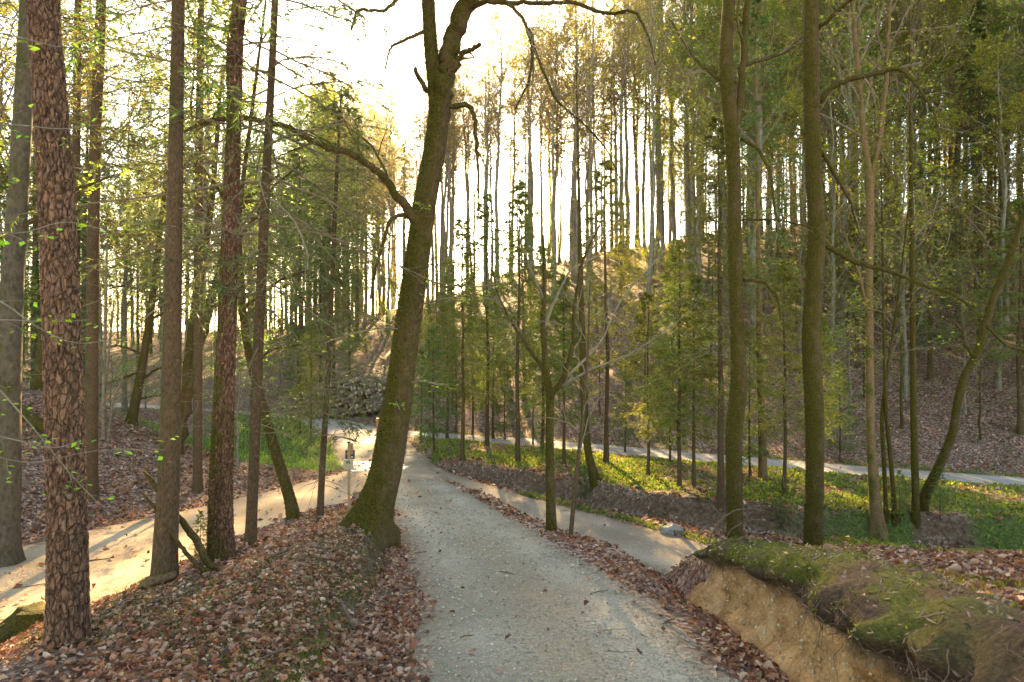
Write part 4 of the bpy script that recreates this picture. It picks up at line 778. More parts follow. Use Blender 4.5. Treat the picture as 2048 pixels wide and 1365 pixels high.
# ------------------------------------------------------------------ the forest behind
def free(x, y, dmin, rc=.6):
    X = np.array([x]); Y = np.array([y])
    for R in (LEFT, LOWER, SECOND, MAIN):
        d, _, h = poly_d(R, X, Y)
        if d[0] < h[0]+rc: return False
    if math.hypot(x+9.3, y-44) < 4.5: return False
    for a, b in taken:
        if (a-x)**2+(b-y)**2 < dmin*dmin: return False
    taken.append((x, y)); return True
def elev_cap(px):
    """how high the tree tops reach above eye level, by bearing (the gap towards the sun)"""
    return np.interp(px, [-300, 380, 600, 680, 740, 885, 930, 1010, 1090, 1200, 1330, 2400], [.75, .66, .56, .44, .375, .375, .45, .52, .56, .66, .75, .8])
g = np.random.default_rng(101)
def scatter(kind, n, dmin, pick, lab, grp, smin, smax, idxs, cap=True, Hs=None, tries=40):
    c = 0
    for _ in range(n*tries):
        if c >= n: break
        x, y = pick()
        if not (-.98 < x/y < .98): continue
        if not free(x, y, dmin): continue
        i = idxs[g.integers(len(idxs))]; sc = g.uniform(smin, smax); zb = hz(x, y)
        if cap:
            H = Hs[i]; px = 1024+FPX*x/y; mx = (elev_cap(px)*y*g.uniform(.74, 1.04)-zb)/H
            if mx < .35: continue
            sc = min(sc, mx)
            if kind in ('sapling', 'young', 'midbeech') and -15 < x < 14 and foot_s(x, y) < 33: sc = min(sc, g.uniform(2.5, 5.5)/H)
            if kind == 'spruce' and -15 < x < 14: continue
        place(kind, i, x, y, (sc*1.45, sc*1.45, sc) if kind == 'sapling' else sc, lab[i] if isinstance(lab, dict) else lab, grp, z=zb-.05); c += 1
    return c
def pk_hill(s0, s1, x0, x1, sun=0.):
    def f():
        while True:
            x = g.uniform(x0, x1); s = g.uniform(s0, s1)
            if not (-14 < x < 13 and g.random() < sun): break
        return x, np.interp(x, FOOT[:,0], FOOT[:,1])+s/.87
    return f
def pk_pole():
    while True:
        x, y = pk_hill(36, 68, -52, 62)()
        if not -20 < x < 9: return x, y
POLE = 'thin straight spruce in the dense plantation along the hill crest'
scatter('pole', 24, 1.7, pk_hill(34, 50, -20, 9), POLE, 'plantation spruces on the crest', .75, 1.15, [0, 1, 2], True, [21, 19, 23])
scatter('pole', 150, 1.25, pk_pole, 'thin straight spruce in the dense plantation along the hill crest', 'plantation spruces on the crest', .8, 1.2, [0, 1, 2], True, [21, 19, 23])
BL = {0: 'tall grey beech with thin yellow-green leaves on the hillside', 1: 'tall grey beech still brown with buds on the hillside', 2: 'slightly leaning beech in fuller green leaf on the hillside', 3: 'slim beech with a dense budding top on the hillside', 4: 'slim beech with only a thin high crown on the hillside'}
def beeches(n, dmin, pick, smin, smax, idxs): scatter('beech', n, dmin, pick, BL, 'beeches on the hillside', smin, smax, idxs, True, [24, 25, 22, 23, 24])
cb = 0
for _ in range(600):      # taller crowns right under the sun
    if cb >= 12: break
    x, y = pk_hill(28, 44, -10, -2)()
    if not free(x, y, 1.7): continue
    zb = hz(x, y); i = (3, 4, 1)[cb % 3]; place('beech', i, x, y, (g.uniform(.38, .43)*y-zb)/24.5, BL[i], 'beeches on the hillside', z=zb-.05); cb += 1
beeches(4, 2.6, pk_hill(9, 24, -2, 9), 1.0, 1.2, [4, 4, 1])
cb = 0
for _ in range(900):      # twiggy crowns beyond the crest, to the west of the sun
    if cb >= 26: break
    x, y = pk_hill(40, 60, -30, -9)()
    if -18 < x < -10.5: continue
    if not free(x, y, 1.6): continue
    zb = hz(x, y); i = (3, 1, 0)[cb % 3]; place('beech', i, x, y, (g.uniform(.28, .365)*y-zb)/(23, 25, 24)[cb % 3], BL[i], 'beeches on the hillside', z=zb-.05); cb += 1
beeches(18, 1.8, pk_hill(28, 46, -2, 15), .95, 1.2, [3, 3, 1, 0])
beeches(6, 2.4, pk_hill(22, 42, 2, 14), .85, 1.1, [1, 4, 4, 4])
beeches(34, 2.3, pk_hill(10, 44, 11, 30), .85, 1.1, [0, 1, 2, 3, 2, 0])
beeches(42, 2.2, pk_hill(5, 42, 18, 56), .9, 1.15, [0, 1, 2, 3, 2, 0])
beeches(11, 2.2, pk_hill(20, 44, -19, 6), .7, 1.0, [4, 4, 4, 1])
beeches(36, 2.6, pk_hill(3, 50, -60, -15), .8, 1.1, [0, 2, 3, 2])
ML = {0: 'slender understorey beech in yellow-green leaf among the taller trees', 1: 'slender understorey beech with brown buds among the taller trees'}
scatter('midbeech', 70, 1.6, pk_hill(5, 40, 6, 48, .8), ML, 'understorey beeches', .7, 1.15, [0, 1, 0], True, [13, 12])
scatter('midbeech', 16, 1.8, pk_hill(24, 44, -18, 8), ML, 'understorey beeches', .6, 1.0, [1, 0], True, [13, 12])
scatter('midbeech', 42, 1.7, pk_hill(3, 45, -58, -16), ML, 'understorey beeches', .7, 1.1, [0, 1, 0], True, [13, 12])
scatter('young', 46, 1.2, pk_hill(34, 50, -24, 16), 'leafy young beech on the crest below the plantation spruces', 'young beeches on the crest', .55, .95, [0, 1, 0], True, [6.5, 8.5, 5])
scatter('spruce', 14, 3.0, pk_hill(6, 42, -58, -10), 'tall dark spruce with drooping boughs among the beeches', 'dark spruces in the forest', .6, .95, [0, 1, 2], True, [24, 20, 22])
scatter('spruce', 9, 3.0, pk_hill(12, 40, 14, 46), 'tall dark spruce with drooping boughs among the beeches', 'dark spruces in the forest', .6, 1.0, [0, 1], True, [24, 20, 22])
scatter('sapling', 34, 1.8, pk_hill(2.0, 24, -14, 40, .7), 'small dark spruce growing on the leafy hillside', 'small spruces on the hillside', .6, 1.15, [0, 1, 2, 3], True, [8.5, 7.2, 9.8, 6])
scatter('young', 60, 1.5, pk_hill(2, 26, -20, 42, .85), 'slender young beech with fresh leaves on the hillside', 'young beeches on the hillside', .6, 1.1, [0, 1, 2], True, [6.5, 8.5, 5])
def pk_left():
    y = g.uniform(20, 46); return g.uniform(-.95, -.33)*y, y
scatter('beech', 9, 2.8, pk_left, 'grey beech standing on the western slope above the track', 'beeches on the western slope', .75, 1.0, [0, 2, 3], True, [24, 25, 22, 23])
scatter('spruce', 12, 2.6, pk_left, 'dark spruce standing on the western slope above the track', 'spruces on the western slope', .6, .9, [0, 1, 2], True, [24, 20, 22])
scatter('young', 26, 1.6, pk_hill(1.5, 18, 14, 40), 'young beech with lime leaves on the steep leafy slope', 'lime leaved young beeches on the steep slope', .6, 1.0, [0, 1, 0], True, [6.5, 8.5, 5])
scatter('young', 30, 1.4, pk_left, 'young beech in fresh leaf beside the western track', 'young beeches beside the western track', .55, 1.0, [0, 1, 0, 2], True, [6.5, 8.5, 5])
# ------------------------------------------------------------------ the undercut earth bank
def soil_mat():
    m, nt, nd, lk, out = new_mat('bank_soil'); co = coords(nt)
    n = N(nt, 'TexNoise', scale=3.5, detail=8, rough=.7); lk.new(co, n.inputs[0]); n2 = N(nt, 'TexNoise', scale=45, detail=5, rough=.7); lk.new(co, n2.inputs[0])
    v = N(nt, 'TexVoronoi', scale=38); lk.new(co, v.inputs[0]); s1 = nt.nodes.new('ShaderNodeSeparateColor'); lk.new(v.outputs['Color'], s1.inputs[0])
    c = ramp(nt, math_(nt, 'ADD', math_(nt, 'MULTIPLY', n.outputs[0], .6), math_(nt, 'MULTIPLY', n2.outputs[0], .4)), [(.36, (.10,.046,.017)), (.5, (.35,.185,.075)), (.63, (.50,.31,.145))])
    peb = math_(nt, 'MULTIPLY', ramp(nt, v.outputs[0], [(.16, (1,1,1)), (.26, (0,0,0))]), ramp(nt, s1.outputs[0], [(.80, (0,0,0)), (.84, (1,1,1))]))
    c = mix(nt, peb, c, (.5,.46,.40))
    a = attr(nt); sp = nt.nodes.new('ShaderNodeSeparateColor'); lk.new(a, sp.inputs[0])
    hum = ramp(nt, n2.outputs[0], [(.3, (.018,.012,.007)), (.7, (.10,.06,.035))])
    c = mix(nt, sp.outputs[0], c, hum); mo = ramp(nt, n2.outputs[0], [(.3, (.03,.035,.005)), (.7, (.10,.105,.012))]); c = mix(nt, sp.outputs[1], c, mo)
    h = math_(nt, 'ADD', math_(nt, 'MULTIPLY', n2.outputs[0], .9), math_(nt, 'ADD', n.outputs[0], math_(nt, 'MULTIPLY', peb, .3)))
    principled(nt, out, c, .95, bumpn(nt, h, .8, .03), .12); return m
MT['soil'] = soil_mat()
plan = resample(np.array([(1.86,-.5,0),(1.84,1.5,0),(1.83,3,0),(1.84,4.5,0),(1.82,5.8,0),(1.82,6.5,0),(1.90,6.95,0),(2.15,7.2,0),(2.7,7.25,0),(3.6,6.95,0),(5,6.7,0),(8,6.4,0)]), 330)
Tn = nrm(np.gradient(plan, axis=0)); Nn = np.stack([-Tn[:,1], Tn[:,0], 0*Tn[:,0]], 1)    # outward: road side
prof = np.array([(.16,-.30),(.10,-.06),(.05,.02),(.0,.10),(-.055,.22),(-.095,.36),(-.115,.50),(-.11,.60),(-.085,.68),(-.045,.74),(-.005,.80),(.025,.86),(.035,.92),(.015,.97),(-.04,1.01),(-.12,1.03),(-.24,1.03),(-.38,1.02),(-.55,1.0),(-.75,.97)])
pq = resample(np.column_stack([prof[:, 0], prof[:, 1], np.zeros(len(prof)), prof[:, 1]]), 64); npf = len(pq)
py_ = plan[:, 1]; topz = np.interp(py_, [-6,0,3,4,5,6,7,8], [-.3,-.70,-1.17,-1.34,-1.54,-1.78,-2.10,-2.35])-.01
topz = topz-.02*np.maximum(plan[:,0]-2, 0)
zr_ = np.interp(py_, MAIN[:,1], MAIN[:,2])-.02; zr_ = zr_-.9*sst(2.1, 3.2, plan[:,0]); hgt = topz-zr_
SB = np.cumsum(np.r_[0, np.linalg.norm(np.diff(plan, axis=0), axis=1)])
Sg, Kg = np.meshgrid(SB, np.arange(npf), indexing='ij'); hf = pq[:, 1][None]*np.ones((len(SB), 1))
over = (.55+.9*fbm(SB*.9, SB*0+2, 3, 13))[:, None]; offs = pq[:, 0][None]*np.where(pq[:, 0][None] > -.13, over, 1.0)
rag = (fbm(Sg*3.8, hf*3.0, 5, 17)-.5)*.22*sst(-.1, .15, hf)+(fbm(Sg*.8, hf*.9, 2, 19)-.5)*.18*sst(0, .3, hf)*sst(1.2, .9, hf)
lip = sst(.66, .80, hf)*sst(1.06, .95, hf)*(fbm(Sg*3.4, hf*0+7, 5, 23)-.45)*.40
near_ = sst(4.3, 3.0, plan[:,1])[:, None]
offs = offs+rag+lip+(fbm(Sg*11, hf*8, 4, 14)-.5)*.075*sst(-.05,.1,hf)+(fbm(Sg*30, hf*22, 2, 15)-.5)*.03+near_*sst(.35,.55,hf)*sst(1.05,.9,hf)*(.10+.34*(fbm(Sg*3.1, hf*3, 4, 16)-.42))
droop_ = -sst(.66, .9, hf)*sst(1.02, .95, hf)*.10*fbm(Sg*2., hf*0+1.1, 3, 29)
zt = zr_[:, None]+hgt[:, None]*(hf+droop_)+(fbm(Sg*4.2, offs*5, 5, 37)-.5)*.16*sst(.80, 1, hf)-.05*sst(.98,.96,hf)*0
BV = np.stack([plan[:, 0:1]+Nn[:, 0:1]*offs, plan[:, 1:2]+Nn[:, 1:2]*offs, zt], -1)
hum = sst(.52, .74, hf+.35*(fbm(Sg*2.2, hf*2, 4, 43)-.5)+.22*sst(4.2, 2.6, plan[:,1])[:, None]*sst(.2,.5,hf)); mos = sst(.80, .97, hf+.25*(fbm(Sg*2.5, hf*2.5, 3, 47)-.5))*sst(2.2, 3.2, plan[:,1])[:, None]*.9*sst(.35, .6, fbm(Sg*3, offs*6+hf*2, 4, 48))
idx = np.arange(BV.shape[0]*npf).reshape(-1, npf); F = np.stack([idx[:-1,:-1], idx[1:,:-1], idx[1:,1:], idx[:-1,1:]], -1).reshape(-1, 4)
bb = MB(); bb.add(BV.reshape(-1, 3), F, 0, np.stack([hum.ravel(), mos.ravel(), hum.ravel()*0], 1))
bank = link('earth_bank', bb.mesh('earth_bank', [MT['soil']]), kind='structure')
g = np.random.default_rng(303)
MT['root'] = bark_mat('root_bark', (.05,.03,.018), (.18,.12,.075), None, 0, 20, (1,1,1), .3, .004)
def sample_bank(n, h0, h1, y0, y1):
    i = g.choice(np.where((plan[:,1] > y0)&(plan[:,1] < y1)&(SB < 9.3))[0], n); ks = np.where((pq[:,1] >= h0)&(pq[:,1] <= h1))[0]; k = ks[g.integers(len(ks), size=n)]
    ii = np.clip(i, 1, len(SB)-2); kk = np.clip(k, 1, npf-2); nm = nrm(np.cross(BV[ii+1, kk]-BV[ii-1, kk], BV[ii, kk+1]-BV[ii, kk-1]))
    return BV[i, k]+g.normal(0, .006, (n, 3)), nm, pq[k, 1], i
for j in range(110):
    p, nm, hh, ii = sample_bank(1, .70, .9, 1.8, 6.9); p, nm = p[0]-Nn[ii[0]]*.03, nm[0]; out_ = Nn[ii[0]]
    L = g.uniform(.08, .34); n = 12; d = nrm(out_*.45+g.normal(0, .45, 3)+np.array([0, 0, -.5])); pts = [p]
    for q in range(n-1): d = nrm(d+g.normal(0, .22, 3)+np.array([0, 0, -.16])-out_*.04); pts.append(pts[-1]+d*L/n)
    r = g.choice([.0012, .0018, .003, .005], p=[.45,.3,.17,.08]); b = MB(); tubes(b, np.array([pts]), np.linspace(r, r*.3, n)[None], 5, 0); link('root', b.mesh('root', [MT['root']]), bank)
def tufts(name, P_, Nm, ln, wd, cols, label, cat, mat, up=.4, jit=.6, leafy=False):
    n = len(P_); a = nrm(Nm+g.normal(0, jit, (n, 3))+np.array([0, 0, up])); b = nrm(np.cross(a, g.normal(size=(n, 3)))); L = (ln*(.4+g.random(n)))[:, None]
    V = np.stack([P_-b*wd*.5-Nm*.004, P_+a*L*.6-b*wd*.45, P_+a*L, P_+a*L*.6+b*wd*.45], 1); c = np.asarray(cols)[g.integers(0, len(cols), n)]*(1+.25*g.normal(size=(n, 1)))
    o = MB(); o.add(V.reshape(-1, 3), np.arange(4*n).reshape(n, 4), 0, np.repeat(np.clip(c, .004, .8), 4, 0)); return link(name, o.mesh(name, [mat], smooth=False), kind='stuff', label=label, cat=cat)
p, nm, hh, ii = sample_bank(50000, .74, 1.04, 2.6, 7.3); w = sst(.46, .60, fbm(p[:,0]*3+SB[ii]*2.2, p[:,1]*1.5+hh*2, 3, 53)+.16*sst(3.4, 4.6, p[:,1])-.22*sst(3.0, 2.2, p[:,1])-.25*sst(.9, .76, hh)); k = g.random(len(p)) < w
lump = (fbm(p[:,0]*16, p[:,1]*16, 2, 57)-.35)[:, None]*.05
tufts('moss_blanket', (p+nm*np.clip(lump, 0, .05))[k], nm[k], .030, .009, [(.17,.175,.012), (.22,.21,.018), (.10,.11,.010), (.13,.13,.011)], 'thick olive moss draped over the lip of the earth bank', 'moss', MT['mosst'])
x, y = g.uniform(2.25, 5.2, 60000), g.uniform(3.4, 7.0, 60000); k = g.random(60000) < sst(.48, .60, fbm(x*1.8, y*1.8, 3, 59))*.9*(np.abs(x/y) < 1); x, y = x[k], y[k]
tufts('bank_top_moss', np.stack([x, y, height(x, y)+.012], 1), np.tile([[0, 0, 1.]], (len(x), 1)), .03, .009, [(.18,.17,.014), (.24,.22,.02), (.11,.11,.011)], 'olive moss patches among leaves on top of the earth bank', 'moss', MT['mosst'])
p, nm, hh, ii = sample_bank(11000, .60, 1.04, .8, 5.6)
k = g.random(len(p)) < sst(5.4, 3.6, p[:,1]); tufts('root_mat', p[k], nm[k], .075, .006, [(.10,.06,.035), (.17,.11,.07), (.05,.03,.02), (.28,.21,.15)], 'tangled fine roots and dead fibres hanging off the earth bank', 'roots', MT['litter'], up=-.25, jit=1.1)
p, nm, hh, ii = sample_bank(420, .45, 1.04, .9, 4.8); k = g.random(420) < sst(4.8, 3.3, p[:,1]); p, nm, ii = p[k], nm[k], ii[k]; n = len(p)
D = nrm(np.cross(nm, g.normal(size=(n, 3)))+nm*.12+np.array([0, 0, -.25])); Q, R_ = grow(g, p+Nn[ii]*.006, D, g.uniform(.06, .3, n), g.choice([.0012, .002, .0035, .006], n, p=[.4,.35,.2,.05]), 9, .22, -.03, .35)
b = MB(); tubes(b, Q, R_, 4); link('root_tangle', b.mesh('root_tangle', [MT['root']]), bank)['kind'] = 'stuff'
p, nm, hh, ii = sample_bank(4200, .90, 1.04, .8, 7.2); leafb = MB(); leaves(leafb, g, p+nm*.012, .032, 0, (.26,.155,.11), .45, .4); link('bank_leaves', leafb.mesh('bank_leaves', [MT['litter']], smooth=False), kind='stuff', label='dry brown leaves caught in the moss of the earth bank', cat='leaf litter')
p, nm, hh, ii = sample_bank(900, -.02, .62, .8, 7.0); oct_ = np.array([(1,0,0),(-1,0,0),(0,1,0),(0,-1,0),(0,0,1),(0,0,-1)], float); s = .004+.016*g.random(900)**4
of = np.array([(0,2,4),(2,1,4),(1,3,4),(3,0,4),(2,0,5),(1,2,5),(3,1,5),(0,3,5)]); V = oct_[None]*s[:, None, None]*(.6+.8*g.random((900, 6, 1)))+p[:, None]; b = MB()
b.add(V.reshape(-1, 3), (np.arange(900)[:, None, None]*6+of[None]).reshape(-1, 3), 0, np.repeat(np.clip(np.array([(.33,.24,.14)])*(1+.35*g.normal(size=(900, 1))), .04, .7), 6, 0)); link('bank_pebbles', b.mesh('bank_pebbles', [MT['pebble']], smooth=False), kind='stuff', label='small pebbles and clods stuck in the tan face of the earth bank', cat='pebbles')
# ------------------------------------------------------------------ small things
def tube_thing(name, label, cat, pts, mat, sides=10, n=24, group=None, parent=None, cap=True, base=None, jit=.12):
    """pts world (x,y,z,r)"""
    q = resample(np.array(pts, float), n); b0 = q[0, :3].copy() if base is None else base; q[:, :3] -= b0; q[1:-1, :3] += g.normal(0, jit, (n-2, 3))*q[1:-1, 3:4]
    b = MB(); tubes(b, q[None, :, :3], q[None, :, 3], sides, 0, cap=cap); me = b.mesh(name, [MT[mat]])
    if parent is not None: return link(name, me, parent)
    return link(name, me, None, b0, label=label, cat=cat, group=group)
def on(px, py, dz=0., d=None):
    d = d or ground_d(px, py); p = P(px, py, d); p[2] = hz(p[0], p[1])+dz; return p
def box_mb(b, c, s, mi=0, rz=0., bev=.12):
    """box with chamfered edges round its z axis"""
    x, y, z = np.array(s)/2; e = min(x, y)*bev; o = [(-x+e,-y),(x-e,-y),(x,-y+e),(x,y-e),(x-e,y),(-x+e,y),(-x,y-e),(-x,-y+e)]
    o = np.array(o); ca, sa = math.cos(rz), math.sin(rz); o = np.stack([o[:,0]*ca-o[:,1]*sa, o[:,0]*sa+o[:,1]*ca], 1); rings = []
    for zz, f in ((-z, .93), (-z+e, 1), (z-e, 1), (z, .93)): rings.append(np.column_stack([o*f, np.full(8, zz)]))
    V = np.concatenate(rings)+np.array(c); F = [[r*8+i, r*8+(i+1) % 8, (r+1)*8+(i+1) % 8, (r+1)*8+i] for r in range(3) for i in range(8)]
    b.add(V, np.array(F), mi); n0 = b.n-32; b.f.append((np.array([[n0+i for i in range(7, -1, -1)]]), mi)); b.f.append((np.array([[n0+24+i for i in range(8)]]), mi))
def flat_mat(name, c, rough=.6, noise=.25):
    m, nt, nd, lk, out = new_mat(name); n = N(nt, 'TexNoise', scale=25, detail=5); lk.new(coords(nt), n.inputs[0])
    principled(nt, out, mix(nt, n.outputs[0], tuple(x*(1-noise) for x in c), tuple(min(1, x*(1+noise)) for x in c)), rough, bumpn(nt, n.outputs[0], .15, .003)); MT[name] = m
for nm_, c_ in (('post_wood', (.34,.21,.10)), ('plate_dark', (.05,.042,.045)), ('plate_pale', (.40,.33,.20)), ('sign_green', (.015,.13,.07)), ('print_white', (.7,.7,.66)), ('print_grey', (.30,.27,.18)), ('orange', (.5,.17,.05)), ('cut_wood', (.48,.33,.20)), ('stone', (.25,.21,.16)), ('slab', (.17,.175,.18)), ('metal', (.10,.10,.10))): flat_mat(nm_, c_)
# waymark sign
dS_ = ground_d(697, 1022); sb = on(697, 1022, d=dS_); u = dS_/FPX
sg_ = bpy.data.objects.new('trail_sign', None); COL.objects.link(sg_); sg_.location = sb; sg_['label'] = 'wooden trail signpost with dark plate and pale plate bearing a green arrow'; sg_['category'] = 'sign'
def zof(py): return (682.5-py)*u-sb[2]
def xof(px): return (px-1024)*u-sb[0]
b = MB(); box_mb(b, (xof(698), 0, (zof(886)-.2)/2), (5.2*u, 4.6*u, zof(886)+.2)); po = link('post', b.mesh('post', [MT['post_wood']], smooth=False), sg_)
b = MB(); box_mb(b, (xof(698), 0, zof(885)), (6.2*u, 5.6*u, 3*u)); link('cap', b.mesh('cap', [MT['plate_dark']], smooth=False), po)
b = MB(); box_mb(b, (xof(703), 4*u, zof(898)), (5*u, 4*u, 22*u)); link('batten', b.mesh('batten', [MT['post_wood']], smooth=False), sg_)
def plate(cx, cy, w, h, y, mat, name, par):
    b = MB(); V = np.array([(-w/2,0,-h/2),(w/2,0,-h/2),(w/2,0,h/2),(-w/2,0,h/2),(-w/2,.6*u,-h/2),(w/2,.6*u,-h/2),(w/2,.6*u,h/2),(-w/2,.6*u,h/2)])+np.array([cx, y, cy])
    b.add(V, np.array([(0,1,2,3),(5,4,7,6),(4,0,3,7),(1,5,6,2),(3,2,6,7),(4,5,1,0)])); return link(name, b.mesh(name, [MT[mat]], smooth=False), par)
pd_ = plate(xof(699.5), zof(910), 19*u, 18*u, 2.6*u, 'plate_dark', 'dark_plate', sg_)
for mx, my, mw, mh in ((694.5,908,2.4,2.6),(702.3,907.5,2.2,3.4),(703.3,915,4,2.2)): plate(xof(mx), zof(my), mw*u, mh*u, 2.3*u, 'print_white', 'print', pd_)
pp_ = plate(xof(697.7), zof(928.5), 20*u, 19*u, -3.4*u, 'plate_pale', 'pale_plate', sg_)
def print_poly(pts, mat, name, par, y):
    b = MB(); V = np.array([(xof(x), y, zof(z)) for x, z in pts]); b.add(V, np.array([range(len(pts))])); return link(name, b.mesh(name, [MT[mat]], smooth=False), par)
y_ = -3.4*u-.003
print_poly([(693.6,921.4),(701,921.4),(699.2,923.2),(702.2,926.4),(700.4,928.2),(697.2,925),(695.6,926.6+.6),(693.6,928.8)], 'sign_green', 'arrow', pp_, y_)
for cx in (695.8, 700.2):
    b = MB(); a = np.linspace(0, 2*np.pi, 14)[:-1]; ring = np.concatenate([np.column_stack([xof(cx)+r*u*np.cos(a), np.full(13, y_), zof(934)+r*u*np.sin(a)]) for r in (1.5, 2.1)])
    b.add(ring, np.array([(i, (i+1) % 13, 13+(i+1) % 13, 13+i) for i in range(13)])); link('wheel_print', b.mesh('wheel_print', [MT['print_grey']], smooth=False), pp_)
print_poly([(695.8,934.2),(697.2,931.4),(699.6,931.4),(700.3,934.2),(699.7,934.2),(699.2,932),(697.5,932),(696.4,934.3)], 'print_grey', 'frame_print', pp_, y_)
b = MB(); box_mb(b, (0, 0, .25), (.10, .10, .7)); pm = on(755, 866); mp_ = bpy.data.objects.new('marker_post', None); COL.objects.link(mp_); mp_.location = pm; mp_['label'] = 'short roadside marker post with an orange top near the log pile'; mp_['category'] = 'post'
link('post', b.mesh('post', [MT['post_wood']], smooth=False), mp_); b = MB(); box_mb(b, (0, 0, .66), (.12, .12, .16)); link('band', b.mesh('band', [MT['orange']], smooth=False), mp_)
# paved drain across the road
pc = bpy.data.objects.new('paved_crossing', None); COL.objects.link(pc); pc['kind'] = 'structure'; o0 = on(748, 936); pc.location = o0; ax_ = nrm(np.array([2.1, -6.2, 0])*-1); bx_ = np.array([ax_[1], -ax_[0], 0])
for i in range(7):
    for j in range(4):
        c = ax_*(i-3)*.40+bx_*((j-1.5)*.46+(.2 if i % 2 else 0)); w_ = o0+c
        b = MB(); box_mb(b, (0, 0, 0), (.42+.03*g.normal(), .36+.02*g.normal(), .12), rz=math.atan2(bx_[1], bx_[0])); s_ = link('paving_slab', b.mesh('paving_slab', [MT['slab']], smooth=False), pc); s_.location = (c[0], c[1], hz(w_[0], w_[1])-o0[2]+.0+.008*g.normal())
# forked fallen branch leaning on the mound
fb = on(436, 1142); d0 = fb[1]
br = bpy.data.objects.new('fallen_branch', None); COL.objects.link(br); br.location = fb; br['label'] = 'forked dead branch with mossy foot leaning up from the mound'; br['category'] = 'branch'
def wp(px, py, d, w): p = P(px, py, d); return (*p, w/2/FPX*d)
tube_thing('prong', None, None, [(*(fb+[0,0,.02]), .03), wp(415,1128,d0,15), wp(395,1085,d0+.05,15), wp(365,1045,d0+.1,13), wp(340,1015,d0+.1,12), wp(318,985,d0+.15,10), wp(300,955,d0+.15,9), wp(288,944,d0+.2,6)], 'moss', 10, 40, parent=br, base=fb)
tube_thing('prong', None, None, [(*(fb+[-.02,-.03,.0]), .025), wp(410,1146,d0-.1,11), wp(375,1110,d0-.15,9), wp(345,1070,d0-.2,8), wp(325,1035,d0-.2,7), wp(300,1005,d0-.2,6), wp(284,987,d0-.2,3)], 'moss', 8, 40, parent=br, base=fb)
a_, b2_ = on(326, 1166), on(366, 1150); tube_thing('short_log', 'short pale cut log lying at the foot of the straight spruce', 'log', [(a_[0]-.02,a_[1]-.35,hz(a_[0],a_[1]-.35)+.06,.055),(b2_[0],b2_[1]-.2,hz(b2_[0],b2_[1]-.2)+.07,.05)], 'birch', 12, 10)
a_ = on(700, 1252); tube_thing('broken_stick', 'reddish broken stick sticking out of the leaves at the road edge', 'stick', [(*(a_+[.08,-.1,-.02]),.016),(*(a_+[-.02,0,.10]),.015),(*(a_+[-.10,.06,.19]),.011)], 'root', 8, 10)
# mossy stump beside the thick pine
st_ = on(58, 1262); n = 26; H_ = .26; zz = np.linspace(-.15, H_, n); rr_ = .17+.22*np.exp(-(zz+.0)/.16)*.9; pt = np.stack([.05*zz, 0*zz, zz], 1)
sp_ = bpy.data.objects.new('tree_stump', None); COL.objects.link(sp_); sp_.location = st_+[-.02, .1, 0]; sp_['label'] = 'low mossy tree stump at the foot of the thick plated pine'; sp_['category'] = 'stump'
link('body', trunk_mesh(pt, rr_, 40, 'moss', 'body', .5, 5, flare=.4, lobes=.9), sp_)
for q in range(4):
    an = [-2.6, 2.5, -1.7, .2][q]; R_ = np.linspace(.15, .75, 9); w_ = [(st_[0]+math.cos(an)*r, st_[1]+.1+math.sin(an)*r, 0) for r in R_]
    tube_thing('surface_root', None, None, [(x, y, hz(x, y)+.06*(1-i/8), .085*(1-.75*i/8)) for i, (x, y, z) in enumerate(w_)], 'moss', 9, 20, parent=sp_, base=st_+[-.02, .1, 0])
# log pile: every log is its own
pw = on(722, 838); lm = []
for v in range(4):
    b = MB(); n = 7; L = 2.6; q = np.zeros((1, n, 3)); q[0, :, 1] = np.linspace(-L/2, L/2, n); q[0, :, 0] = np.cumsum(g.normal(0, .03, n)); q[0, :, 2] = np.cumsum(g.normal(0, .02, n)); tubes(b, q, np.linspace(1, .82, n)[None]*[.085, .11, .14, .065][v], 9, 0, cap=1); lm.append(b.mesh('log', [MT[['log_bark','log_bark','birch','log_bark'][v]], MT['cut_wood']]))
k = 0; ang = math.radians(62)
for lay in range(12):
    m_ = int(25-lay*.35-(lay > 8)*3*(lay-8)); zb = hz(pw[0], pw[1])+.12+lay*.19
    for i in range(m_):
        t = (i-(m_-1)/2)*.225+g.normal(0, .06)-.2+(lay > 8)*(lay-8)*.25; v = g.choice(4, p=[.35,.3,.15,.2])
        x, y = pw[0]+t, pw[1]+1.6+g.normal(0, .18)+lay*.04
        o = link('log', lm[v], None, (x, y, max(zb, hz(x, y)+.1)+g.normal(0, .035)), label='cut log lying in the big roadside log pile', cat='log', group='logs in the roadside pile'); o.rotation_euler = (g.normal(0, .09), g.random()*6, g.normal(-.75, .35)); k += 1
b = MB(); n = 120; S = np.stack([pw[0]+g.uniform(-2.4, 2.6, n), pw[1]+g.uniform(.1, 2.6, n), hz(pw[0], pw[1])+g.uniform(.3, 3.1, n)], 1); D = np.stack([g.normal(0, 1, n), g.normal(-.3, .6, n), g.normal(0, .25, n)], 1)
Q, R_ = grow(g, S, D, g.uniform(.6, 1.8, n), g.uniform(.008, .025, n), 6, .15, 0); tubes(b, Q, R_, 4); link('brushwood', b.mesh('brushwood', [MT['pale_twig']]), kind='stuff', label='thin grey brushwood tangled over the log pile', cat='brushwood')
